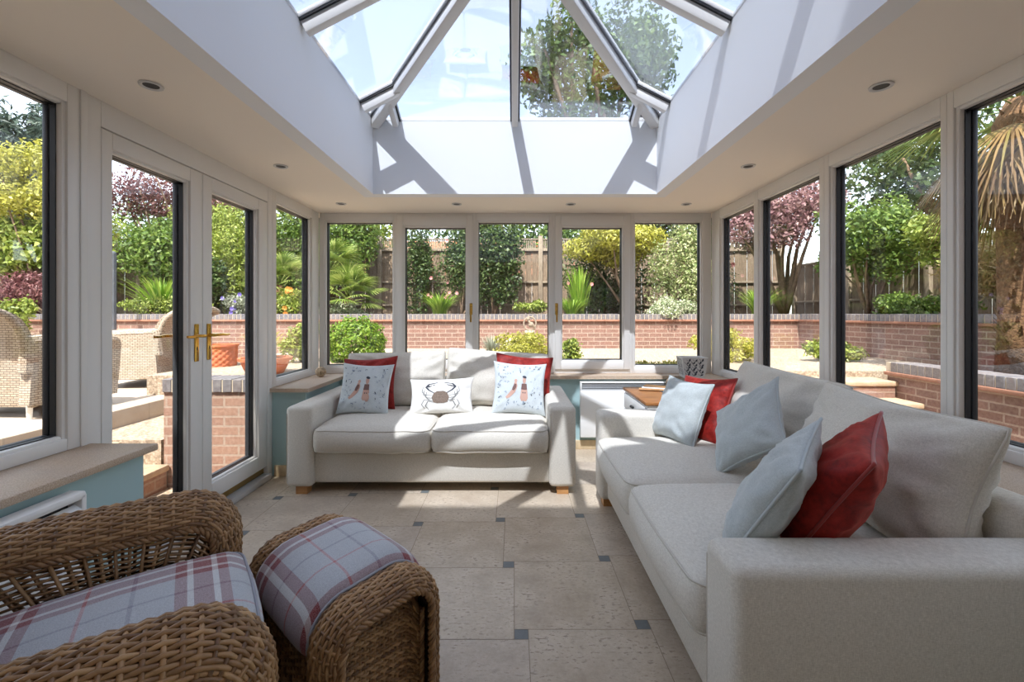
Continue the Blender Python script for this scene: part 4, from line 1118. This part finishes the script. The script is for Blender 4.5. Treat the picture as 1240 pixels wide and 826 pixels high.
def crown_points(blobs, n, seed, inner=.55):
    rg = np.random.default_rng(seed); vol = np.array([b[1][0]*b[1][1]+b[1][1]*b[1][2]+b[1][0]*b[1][2] for b in blobs]); pr = vol/vol.sum()
    idx = rg.choice(len(blobs), n, p=pr); c = np.array([b[0] for b in blobs])[idx]; r = np.array([b[1] for b in blobs])[idx]
    d = rg.normal(0, 1, (n, 3)); d /= np.linalg.norm(d, axis=1)[:, None]
    q = rg.uniform(inner**3, 1, n)**(1/3)
    # clumps: pull the leaf radius in and out
    k = np.sin(d[:, 0]*7+idx)*np.sin(d[:, 1]*6+idx*2.1)*np.sin(d[:, 2]*8+idx*.7); q = q*(1+.22*k)
    return c+d*r*q[:, None], d
def sub_blobs(c, r, n, seed, k=.5):
    rnd = random.Random(seed); out = []
    for i in range(n):
        d = Vector((rnd.gauss(0, 1), rnd.gauss(0, 1), rnd.gauss(0, .9))).normalized()*rnd.uniform(.35, .8)
        s = k*rnd.uniform(.7, 1.15)
        out.append(((c[0]+d.x*r[0], c[1]+d.y*r[1], c[2]+d.z*r[2]), (r[0]*s, r[1]*s, r[2]*s)))
    return out
def branches(mb, base, tips, r, seed, bend=.15):
    rnd = random.Random(seed); base = Vector(base)
    for t in tips:
        t = Vector(t); m = base.lerp(t, .5)+Vector((rnd.uniform(-1, 1), rnd.uniform(-1, 1), .3))*bend*(t-base).length*.5
        pts = [base.lerp(m, q*2) if q < .5 else m.lerp(t, q*2-1) for q in (0, .2, .4, .5, .6, .8, 1)]
        mb.tube(pts, [r*(1-.75*i/6) for i in range(7)], 6)
PS = [0]
def plant(name, label, cat, base, c, r, nb, nl, size, mat, aspect=.5, inner=.5, k=.5, trunk=.03, stems=4, group=None, jitter=.8, droop=.2, flowers=None, stem_name='stem'):
    PS[0] += 1; sd = PS[0]*17+3
    o = empty(name, base, label=label, cat=cat, group=group)
    c = tuple(c[i]-base[i] for i in range(3))
    bl = sub_blobs(c, r, nb, sd, k) if nb > 1 else [(c, r)]
    P, N = crown_points(bl, nl, sd, inner); P[:, 2] = np.maximum(P[:, 2], .01)
    leaves_obj('foliage', P, N, size, L[mat], o, sd, aspect, jitter, droop)
    mb = MB(); branches(mb, (0, 0, -.03), [b[0] for b in bl[:stems]], trunk, sd); mb.build(stem_name, M['bark'], o, ang=180)
    if flowers:
        fm, fn, fs = flowers; rg = np.random.default_rng(sd+1)
        for q in range(fn):
            P2, N2 = crown_points(bl, 1, sd+50+q, .98); ctr = P2[0]+N2[0]*.03
            if ctr[1] > c[1]+r[1]*.3: ctr[1] = 2*c[1]-ctr[1]
            mb = MB()
            for a in range(7):
                an = a*2*PI/7; d = Vector((math.cos(an), -.35, math.sin(an))); s = Vector((-math.sin(an), 0, math.cos(an)))*fs*.45; cc = Vector(ctr)
                mb.add([cc, cc+d*fs*.6+s, cc+d*fs, cc+d*fs*.6-s], [(0, 1, 2, 3)])
            mb.build('flower', L[fm], o, ang=180, recalc=False)
    return o
def clump(name, label, cat, base, n, h, spread, w, mat, seed, flowers=None, upright=.5, group=None):
    rnd = random.Random(seed); mb = MB(); o = empty(name, base, label=label, cat=cat, group=group); tips = []
    for i in range(n):
        a = rnd.uniform(0, 2*PI); ln = h*rnd.uniform(.65, 1.1); out = spread*rnd.uniform(.1, 1); r0 = rnd.uniform(0, spread*.25)
        d = Vector((math.cos(a), math.sin(a), 0)); s = Vector((-math.sin(a), math.cos(a), 0)); vs = []
        for k in range(6):
            t = k/5; p = d*(r0+out*t**1.7)+Vector((0, 0, ln*(t-(1-upright)*.55*t**2.4))); ww = w*(1-t**2)*.5+.0008
            vs += [p-s*ww, p+s*ww]
        mb.add(vs, [(2*k, 2*k+1, 2*k+3, 2*k+2) for k in range(5)]); tips.append(p)
    mb.build('blades', L[mat], o, ang=180, recalc=False)
    if flowers:
        fm, fn, fs = flowers
        for q in range(fn):
            t = rnd.choice(tips); cc = Vector((t.x*.8, t.y*.8-.05, max(t.z, h*.75)*rnd.uniform(.8, 1.05))); mf = MB()
            mf.tube([(cc.x*.3, cc.y*.3, 0), cc], .004, 4, m=1)
            for a in range(7):
                an = a*2*PI/7; d = Vector((math.cos(an), -.3, math.sin(an))); s = Vector((-math.sin(an), 0, math.cos(an)))*fs*.45
                mf.add([cc, cc+d*fs*.6+s, cc+d*fs, cc+d*fs*.6-s], [(0, 1, 2, 3)])
            mf.build('flower', [L[fm], L['blade']], o, ang=180, recalc=False)
    return o
def fan_frond(mb, p, d, ln, blades=22, spread=150, droop=.3, width=.028):
    """a palmate frond: stalk from p along d, pleated fan of blades"""
    d = d.normalized(); p = Vector(p); hub = p+d*ln*.45
    mb.tube([p, p+d*ln*.22+Vector((0, 0, .01)), hub], .008, 4)
    s = d.cross(Vector((0, 0, 1))); s = s.normalized() if s.length > .05 else Vector((1, 0, 0)); up = s.cross(d).normalized()
    for i in range(blades):
        a = R(-spread/2+spread*i/(blades-1)); q = d*math.cos(a)+s*math.sin(a); n = up
        L_ = ln*.62*(1-.25*abs(a)/R(90)); side = q.cross(n).normalized(); vs = []
        for k in range(4):
            t = k/3; pt = hub+q*L_*t+Vector((0, 0, -droop*L_*t**2.2)); w = width*(.5+t*1.2 if t < .5 else 1.1*(1.05-t)*2)*.5+.001
            vs += [pt-side*w, pt+side*w]
        mb.add(vs, [(2*k, 2*k+1, 2*k+3, 2*k+2) for k in range(3)])
def fan_palm(name, label, base, h, nf, ln, seed, tr=.09, skirt=0, lo=-.2):
    rnd = random.Random(seed); o = empty(name, base, label=label, cat='palm'); mb = MB()
    for i in range(nf):
        a = 2*PI*i*.381966+rnd.uniform(-.2, .2); e = lo+(1.35-lo)*((i+.5)/nf); d = Vector((math.cos(a)*math.cos(e), math.sin(a)*math.cos(e), math.sin(e)))
        fan_frond(mb, (0, 0, h-.1+.15*i/nf), d, ln*rnd.uniform(.85, 1.1), droop=.35)
    mb.build('fronds', L['palm'], o, ang=180, recalc=False)
    t = MB(); t.lathe([(tr*1.2, 0), (tr, h*.2), (tr*1.1, h*.6), (tr*1.3, h*.92), (tr*.6, h)], n=14)
    for i in range(int(h*120)):                         # fibre stubs
        a = rnd.uniform(0, 2*PI); z = rnd.uniform(.0, h*.97); d = Vector((math.cos(a), math.sin(a), 0)); s = Vector((-d.y, d.x, 0))*.018; p = d*tr*.95+Vector((0, 0, z))
        t.add([p-s, p+s, p+d*.05+Vector((0, 0, .07))+s*.3, p+d*.05+Vector((0, 0, .07))-s*.3], [(0, 1, 2, 3)])
    t.build('trunk', M['palm_bark'], o, ang=180)
    if skirt:
        mb = MB()
        for i in range(skirt):
            a = 2*PI*i*.381966; e = -.45-rnd.uniform(0, .7); d = Vector((math.cos(a)*math.cos(e), math.sin(a)*math.cos(e), math.sin(e)))
            fan_frond(mb, (0, 0, h-.12-.25*rnd.random()), d, ln*rnd.uniform(.8, 1.05), 18, 110, .5, .02)
        mb.build('dead_fronds', L['dry'], o, ang=180, recalc=False)
    return o

SZ = 1.18
# back bed, left to right
plant('climber_hedge', 'big bushy green hedge behind the fan palms at the back left', 'hedge', (-4.2, 10.2, SZ), (-4.2, 10.0, 2.6), (1.55, .45, 1.35), 20, 15000, .085, 'mid', k=.42, trunk=.04, stems=8)
fan_palm('fan_palm', 'taller fan palm seen in the leftmost back window', (-3.75, 9.2, SZ), .95, 22, .85, 4, .08)
fan_palm('fan_palm', 'low spiky fan palm in front of the taller one behind the back wall', (-3.25, 8.85, SZ), .38, 24, .80, 7, .08, lo=.0)
plant('groundcover', 'pale leaved ground cover under the fan palms on the back wall', 'shrub', (-3.4, 8.65, SZ), (-3.4, 8.7, 1.32), (.75, .16, .16), 8, 2600, .05, 'white', k=.5, trunk=.012)
plant('climbing_shrub', 'narrow leafy climber on the fence left of the pink roses', 'shrub', (-2.15, 10.2, SZ), (-2.2, 10.1, 2.3), (.42, .30, 1.1), 12, 4600, .07, 'dark', trunk=.03)
plant('rose_bush', 'climbing rose with pink blooms on the back fence', 'rose', (-1.15, 9.9, SZ), (-1.1, 9.9, 2.3), (.52, .35, 1.1), 14, 5600, .07, 'dark', trunk=.025, flowers=('pinkf', 6, .045))
clump('daylily', 'grassy clump with small pink flowers behind the back brick wall', 'plant', (-1.45, 8.8, SZ), 230, .62, .50, .026, 'blade', 3, ('pinkf', 6, .034), .55)
plant('climbing_shrub', 'dark leafy climber on the fence in the middle back window', 'shrub', (-.45, 10.1, SZ), (-.40, 10.0, 2.3), (.62, .34, 1.1), 15, 6500, .085, 'dark', trunk=.035)
plant('low_shrub', 'small bright shrub at the foot of the board fence in the middle', 'shrub', (.35, 8.9, SZ), (.35, 8.9, 1.36), (.35, .2, .18), 5, 1200, .06, 'lime', trunk=.012)
clump('iris_clump', 'tall upright sword leaved clump behind the wall in the fourth back window', 'plant', (1.30, 8.9, SZ), 90, 1.05, .38, .045, 'blade', 5, ('pinkf', 2, .04), .85)
clump('grass_clump', 'lower bright grassy clump in front of the sword leaved clump', 'plant', (1.12, 8.68, SZ), 200, .50, .45, .024, 'blade', 6, None, .55)
plant('maple_tree', 'yellow-green japanese maple with slender stems at the back right', 'tree', (2.45, 9.4, SZ), (2.1, 9.3, 2.75), (1.15, .6, .55), 18, 8500, .085, 'yellow', .42, k=.4, trunk=.035, stems=6, jitter=.4, stem_name='trunk')
plant('dark_shrub', 'dark green shrub in shade under the maple', 'shrub', (1.95, 9.9, SZ), (1.95, 10.0, 2.1), (1.0, .38, 1.0), 16, 7500, .075, 'dark', trunk=.03)
plant('variegated_shrub', 'tall cream and green shrub in the rightmost back window', 'shrub', (3.35, 9.2, SZ), (3.35, 9.1, 2.2), (.80, .5, 1.2), 20, 12000, .06, 'vari', k=.42, trunk=.035, stems=6)
plant('variegated_shrub', 'low white edged shrub spilling over the brick wall at the back right', 'shrub', (2.95, 8.6, SZ), (2.95, 8.42, 1.30), (.52, .38, .30), 10, 3600, .05, 'white', k=.48, trunk=.02)
plant('tall_tree', 'tall tree far behind the back fence seen through the roof glass', 'tree', (3.0, 12.5, .0), (2.4, 12.3, 7.6), (2.7, 1.8, 2.9), 26, 10000, .17, 'mid', k=.30, trunk=.16, stems=12, stem_name='trunk')
plant('tall_hedge', 'tall leafy trees behind the back fence in the middle', 'tree', (.3, 12.6, 0), (.3, 12.4, 3.6), (3.2, .8, 1.4), 20, 8000, .13, 'mid', k=.45, trunk=.08, stems=6, stem_name='trunk')
plant('tall_hedge', 'leafy tree crown behind the fence above the fan palms', 'tree', (-5.6, 12.8, 0), (-5.6, 12.5, 3.7), (3.0, .9, 1.7), 20, 8000, .13, 'lime', k=.45, trunk=.08, stems=6, stem_name='trunk')
# in front of the back wall
plant('clipped_ball', 'round clipped green bush on the gravel outside the left back window', 'bush', (-2.10, 6.0, GZ), (-2.10, 6.0, .83), (.375, .375, .36), 1, 8000, .045, 'box', .45, inner=.82, trunk=.03, stems=1, jitter=.55)
plant('yellow_shrub', 'low yellow-green shrub on the gravel outside the middle back windows', 'shrub', (.22, 6.0, GZ), (.22, 6.0, .80), (.52, .36, .22), 12, 6000, .04, 'yellow', .4, k=.45, trunk=.014, stems=6)
plant('leafy_shrub', 'small green shrub right of the yellow one outside the fourth window', 'shrub', (.80, 5.9, GZ), (.80, 5.9, .74), (.20, .18, .18), 6, 1600, .05, 'lime', trunk=.012)
clump('lavender_tuft', 'silvery tuft on the gravel left of the boulder', 'plant', (-.30, 6.3, GZ), 190, .36, .22, .012, 'grey', 9, None, .8)
plant('gravel_groundcover', 'strip of yellow-green ground cover just outside the rightmost back window', 'plant', (1.60, 4.95, GZ), (1.60, 4.95, .66), (.48, .14, .09), 10, 2200, .035, 'yellow', k=.4, trunk=.008)
plant('side_shrub', 'yellow-green mound outside the first right window by the corner', 'shrub', (2.85, 6.1, GZ), (2.85, 6.1, .80), (.46, .42, .24), 12, 5200, .045, 'yellow', .4, k=.45, trunk=.014, stems=6)
rk = MB(); rk.ball((0, 0, .12), .2, 9, 0, (1.0, .7, .78)); o = rk.build('boulder', M['stone'], None, (.03, 6.75, GZ))
for v in o.data.vertices: v.co += Vector(noise.noise_vector(v.co*6))*.035
tag(o, 'pale rounded boulder behind the yellow shrub on the gravel', 'rock')
od = empty('garden_ornament', (.28, 7.75, GZ), label='small pale ring ornament on a plinth by the brick wall', cat='ornament')
b = MB(); b.lathe([(.10, 0), (.10, .04), (.06, .06), (.055, .28), (.09, .31), (.09, .34)], n=16); b.build('plinth', M['stone'], od)
b = MB(); b.tube([(.105*math.cos(a), .0, .46+.115*math.sin(a)) for a in [2*PI*i/24 for i in range(24)]], .014, 8, True); b.ball((.02, 0, .44), .05, 8); b.ball((-.03, 0, .54), .035, 8); b.tube([(-.03, 0, .53), (.0, -.02, .47), (.07, -.02, .42), (.09, 0, .37)], .022, 7); b.build('figure', M['twig'], od)

# right hand garden
plant('purple_maple', 'big dusky purple leaved tree in the corner beyond the right windows', 'tree', (5.6, 9.3, SZ), (5.15, 8.9, 3.3), (1.4, .9, 1.0), 24, 15000, .085, 'pinkish', .45, k=.36, trunk=.06, stems=8, stem_name='trunk')
plant('climbing_rose', 'dense rose with pale pink flowers in the first right window', 'rose', (3.95, 9.3, SZ), (3.95, 9.3, 2.2), (.62, .4, 1.05), 12, 5200, .06, 'dark', trunk=.03, flowers=('pinkf', 5, .055))
clump('grass_clump', 'green grassy clump behind the wall in the second right window', 'plant', (4.75, 8.7, SZ), 200, .7, .5, .024, 'blade', 16, None, .6)
plant('green_shrub', 'tall green shrub with bare stems in the third right window', 'shrub', (6.0, 7.6, SZ), (5.9, 7.5, 2.5), (.7, .95, .95), 18, 9000, .08, 'mid', k=.42, trunk=.03, stems=10)
plant('green_shrub', 'bright lime shrub tops against the right side fence', 'shrub', (6.1, 6.2, SZ), (6.05, 6.4, 2.35), (.42, .6, .42), 10, 3000, .08, 'lime', k=.45, trunk=.025, stems=6)
plant('straw_bush', 'dry twiggy shrub in front of the right side fence', 'shrub', (5.9, 5.35, SZ), (5.9, 5.35, 1.75), (.45, .55, .55), 12, 5600, .12, 'straw', .12, k=.45, trunk=.02, stems=10, jitter=1.2)
plant('low_shrub', 'low green shrub on the right hand wall seen in the third right window', 'shrub', (5.55, 6.4, SZ), (5.72, 6.4, 1.36), (.24, .7, .25), 9, 3400, .06, 'mid', trunk=.014, flowers=('orangef', 4, .06))
plant('low_shrub', 'bright green shrub on the gravel below the right hand wall', 'shrub', (4.3, 6.1, GZ), (4.3, 6.1, .78), (.40, .3, .2), 7, 2200, .06, 'lime', trunk=.014)
fan_palm('palm_tree', 'tall palm with shaggy brown trunk and dead fronds outside the right windows', (4.93, 4.40, .60), 2.75, 22, 1.0, 13, .14, skirt=34)
plant('dark_tree', 'dark tree high behind the right side fence', 'tree', (8.4, 8.2, 0), (8.2, 8.4, 4.1), (1.4, 3.0, 1.6), 22, 9000, .13, 'dark', k=.42, trunk=.1, stems=6, stem_name='trunk')

plant('dark_tree', 'dark evergreen behind the corner of the back fence at the right', 'tree', (4.6, 12.4, 0), (4.6, 12.2, 3.6), (2.0, .9, 1.6), 18, 7500, .12, 'dark', k=.42, trunk=.1, stems=6, stem_name='trunk')
# left hand garden
plant('tall_hedge', 'tall green trees behind the fence at the left of the garden', 'tree', (-9.5, 13.2, 0), (-9.5, 13.0, 3.4), (2.8, .9, 1.7), 20, 8000, .13, 'mid', k=.42, trunk=.1, stems=6, stem_name='trunk')
plant('conifer', 'tall blue-green conifer against the sky at far left', 'tree', (-16.2, 14.5, 0), (-16.2, 14.5, 5.6), (1.7, 1.7, 3.6), 26, 9000, .30, 'conifer', .22, k=.26, trunk=.14, stems=14, droop=1.2, stem_name='trunk')
plant('golden_tree', 'yellow-green small tree above the hedge at far left', 'tree', (-10.3, 10.0, SZ), (-10.2, 9.9, 4.0), (1.5, .8, 1.05), 20, 9000, .10, 'yellow', .45, k=.36, trunk=.05, stems=9, stem_name='trunk')
plant('laurel_hedge', 'large leaved green hedge at far left behind the wicker chairs', 'hedge', (-10.0, 9.5, SZ), (-10.2, 9.85, 2.6), (1.7, .45, 1.0), 20, 9500, .14, 'lime', .5, k=.42, trunk=.04, stems=8)
plant('purple_acer', 'low purple leaved acer below the hedge at far left', 'shrub', (-9.0, 8.8, SZ), (-9.6, 8.9, 1.62), (1.2, .40, .52), 14, 6500, .08, 'purple', .35, k=.42, trunk=.025, droop=.8)
plant('yellow_shrub', 'small yellow-green shrub at far left over the back of the wicker chair', 'shrub', (-8.7, 7.85, PZ), (-8.7, 7.85, 1.25), (.28, .16, .36), 6, 1400, .07, 'lime', trunk=.015)
plant('leafy_shrub', 'tall leafy shrub behind the left door leaf', 'shrub', (-7.4, 9.6, SZ), (-7.5, 9.5, 2.5), (.85, .5, 1.1), 16, 7500, .10, 'mid', k=.42, trunk=.035, stems=8)
plant('red_maple', 'reddish twiggy tree above the shrubs behind the left door leaf', 'tree', (-8.0, 11.2, 0), (-8.2, 11.0, 4.2), (1.9, .7, .95), 20, 9000, .09, 'purple', .4, k=.4, trunk=.05, stems=14, stem_name='trunk')
plant('airy_tree', 'pale airy tree above the door handles behind the fence', 'tree', (-6.3, 10.0, SZ), (-6.9, 9.9, 3.2), (.8, .45, .7), 14, 5000, .08, 'lime', .4, k=.4, trunk=.03, stems=8, stem_name='trunk')
clump('sword_leaf_clump', 'green sword leaved clump behind the left door leaf', 'plant', (-6.95, 8.9, SZ), 170, .95, .75, .04, 'blade', 21, None, .6)
plant('dark_shrub', 'rounded glossy shrub beside the sword leaved clump', 'shrub', (-6.15, 9.2, SZ), (-6.15, 9.1, 1.80), (.45, .35, .55), 9, 2600, .10, 'dark', trunk=.025)
plant('low_shrub', 'low grey-green shrubs along the wall behind the left door leaf', 'shrub', (-6.7, 8.62, SZ), (-6.7, 8.62, 1.38), (.85, .16, .22), 12, 4200, .05, 'lime', trunk=.012)
plant('bamboo_hedge', 'bright green ivy covered hedge behind the right door leaf', 'hedge', (-5.8, 9.6, SZ), (-5.8, 9.5, 2.4), (.75, .45, 1.2), 18, 10500, .075, 'lime', .4, k=.42, trunk=.035, stems=8)
plant('flower_clump', 'grey-green clump with violet flowers behind the right door leaf', 'plant', (-5.15, 8.62, SZ), (-5.2, 8.62, 1.42), (.36, .15, .24), 7, 1700, .05, 'grey', trunk=.010, flowers=('purplef', 8, .045))
plant('yellow_shrub', 'low golden shrub by the violet flowers on the wall', 'shrub', (-4.75, 8.6, SZ), (-4.75, 8.58, 1.32), (.3, .14, .14), 6, 1500, .05, 'yellow', trunk=.010)
plant('flower_clump', 'clump with orange flowers behind the narrow left window', 'plant', (-4.35, 8.7, SZ), (-4.35, 8.7, 1.45), (.36, .18, .30), 7, 2000, .055, 'lime', trunk=.010, flowers=('orangef', 9, .055))
fan_palm('fan_palm', 'fan palm seen through the narrow left window', (-4.75, 9.15, SZ), .65, 20, .80, 31, .07, lo=.0)
plant('leafy_shrub', 'leafy bush at the back wall between the narrow window and the palms', 'shrub', (-4.0, 8.7, SZ), (-4.1, 9.0, 1.7), (.3, .25, .5), 6, 1600, .07, 'mid', trunk=.02)

fence(1, .2, 10.5, -13.6, PZ, 2.3, 6, 'tall board fence along the far left side of the patio', 0)
plant('tall_hedge', 'long green hedge beyond the fence at the far left of the patio', 'hedge', (-15.0, 4.5, 0), (-15.0, 4.5, 2.2), (.9, 4.6, 1.7), 26, 9000, .14, 'mid', k=.30, trunk=.06, stems=10)
# ---- patio things
def lounge_chair(name, loc, rz, label, group):
    """woven armchair: front faces -y, rolled back"""
    o = empty(name, loc, rz, label=label, cat='armchair', group=group); W2, D = .40, .82
    base = MB(); base.b2((-W2+.02, .03, .09), (W2-.02, D-.12, .40), .03, seg=3); base.build('base', M['resin'], o)
    def backf(u, v, side):
        x = (u-.5)*2*W2; z = .10+.86*v; curl = .14*max(0, (v-.6)/.4)**2; y = D-.16+.10*v+curl*1.1+(.035 if side else -.035)
        z -= .06*max(0, (v-.8)/.2)**2+.05*abs(2*u-1)**4*v
        return Vector((x, y, z))
    b = MB(); b.grid(lambda u, v: backf(u, v, 0), 16, 22); b.grid(lambda u, v: backf(u, v, 1), 16, 22, flip=True)
    for u in (0, 1): b.grid(lambda a, v, u=u: backf(u, v, a), 1, 22)
    b.tube([backf(i/16, 1, .5) for i in range(17)], .038, 8); b.tube([backf(0, i/20, .5) for i in range(21)], .03, 8); b.tube([backf(1, i/20, .5) for i in range(21)], .03, 8)
    b.build('back_rest', M['resin'], o, ang=60)
    for sx in (-1, 1):
        a = MB(); prof = arch_path([('l', (.04, .09), (.0, .50)), ('a', .055, .53, .06, 200, 90), ('l', (.055, .59), (D-.10, .62)), ('l', (D-.10, .62), (D-.06, .12))], .04)
        a.prism([(y, z) for y, z in prof], 'x', sx*W2-.045, sx*W2+.045)
        a.tube([(sx*W2, y, z) for y, z in prof[:-6]], .05, 8)
        a.build('arm', M['resin'], o, ang=40)
        for y in (.05, D-.12):
            f = MB(); f.tube([(sx*(W2-.02), y, .0), (sx*(W2-.02), y, .11)], [.016, .022], 10); f.build('leg', M['white_obj'] if True else None, o)
    c, p = box_cushion(2*W2-.12, .58, .12, .04, .02, 3, 10); weld(c.build('seat_cushion', M['seat_grey'], o, (0, .33, .46)))
    return o
lounge_chair('lounge_chair', (-4.15, 4.24, PZ), R(178), 'pale woven garden armchair on the patio outside the left fixed window', 'garden armchairs')
lounge_chair('lounge_chair', (-4.75, 5.35, PZ), R(-84), 'pale woven garden armchair with rolled back on the patio seen through the left door leaf', 'garden armchairs')
ps = MB(); ps.tube([(0, 0, 0), (0, 0, 1.85)], .05, 10); ps.b2((-.12, -.12, 0), (.12, .12, .02), .004); ps.ball((0, 0, 1.86), .05, 8)
o = ps.build('garden_post', M['slate'], None, (-6.9, 7.75, PZ)); tag(o, 'slim dark grey post standing on the patio behind the wicker chairs', 'post')
ps = MB(); ps.lathe([(.01, 0), (.40, 0), (.42, .04), (.40, .11), (.30, .13), (.01, .13)], n=32); o = ps.build('round_base', M['slate'], None, (-5.15, 6.6, PZ)); tag(o, 'low round dark grey weight on the patio behind the second wicker chair', 'base')
def pot(name, loc, r, h, label, grp, rim=True, plantmat=None):
    o = empty(name, loc, label=label, cat='pot', group=grp)
    b = MB(); b.lathe([(r*.72, 0), (r*.86, h*.4), (r*.97, h*.8), (r*1.06, h*.82), (r*1.08, h), (r*.96, h), (r*.9, h*.85), (.001, h*.84)], n=28); b.build('body', M['terracotta'], o, ang=30)
    e = MB(); e.lathe([(r*.88, h*.86), (.001, h*.88)], n=20); e.build('soil', M['soil'], o); return o
pot('terracotta_pot', (-5.35, 7.4, PZ), .17, .28, 'terracotta pot by the brick wall, right of the second wicker chair', 'terracotta pots')
pot('terracotta_pot', (-5.62, 7.75, PZ), .12, .22, 'smaller terracotta pot behind the other one by the brick wall', 'terracotta pots')
bp = empty('basket_pot', (-3.55, 5.45, GZ), label='terracotta pot with basket weave relief outside the right door leaf', cat='pot', group='terracotta pots')
b = MB()
def bps(u, v):
    a = 2*PI*u; z = .24*v; r = .17+.012*v+.006*math.sin(a*14+(PI if int(v*7) % 2 else 0))*(1 if .05 < v < .88 else 0)
    return Vector((r*math.cos(a), r*math.sin(a), z))
b.grid(bps, 84, 28, cu=True); b.lathe([(.182, .235), (.196, .24), (.196, .262), (.17, .262), (.165, .23), (.001, .23)], n=40); b.build('body', M['terracotta'], bp, ang=60)
pot('terracotta_bowl', (-2.62, 4.75, GZ), .24, .17, 'wide terracotta bowl of plants outside the narrow left window', 'terracotta pots')
clump('grass_clump', 'fine yellow-green grass growing in the wide terracotta bowl', 'plant', (-2.62, 4.75, GZ+.145), 260, .36, .26, .010, 'yellow', 41, None, .6)
plant('side_shrub', 'green shrub on the gravel behind the terracotta bowl', 'shrub', (-2.75, 5.9, GZ), (-2.75, 5.9, .85), (.3, .25, .28), 7, 2200, .05, 'lime', trunk=.014)
# far neighbouring house behind the back fence
nh = empty('neighbour_house', (-2.5, 24, 0), label='pale rendered house beyond the back fence', cat='house')
b = MB(); b.b2((-6, 0, 0), (6, 6, 3.4)); b.build('wall', plain('pink_render', srgb(214, 192, 176), .9), nh)
b = MB(); b.prism([(-.4, 3.3), (3, 5.6), (6.4, 3.3)], 'x', -6.3, 6.3); b.build('roof', M['terracotta'], nh)
for x in (-3.6, .2, 3.4):
    b = MB(); b.b2((x, -.06, 1.6), (x+1.2, .02, 2.9), .01); f = b.build('window', M['frame'], nh); b = MB(); b.b2((x+.08, -.07, 1.68), (x+1.12, -.055, 2.82)); b.build('pane', M['dark'], f)
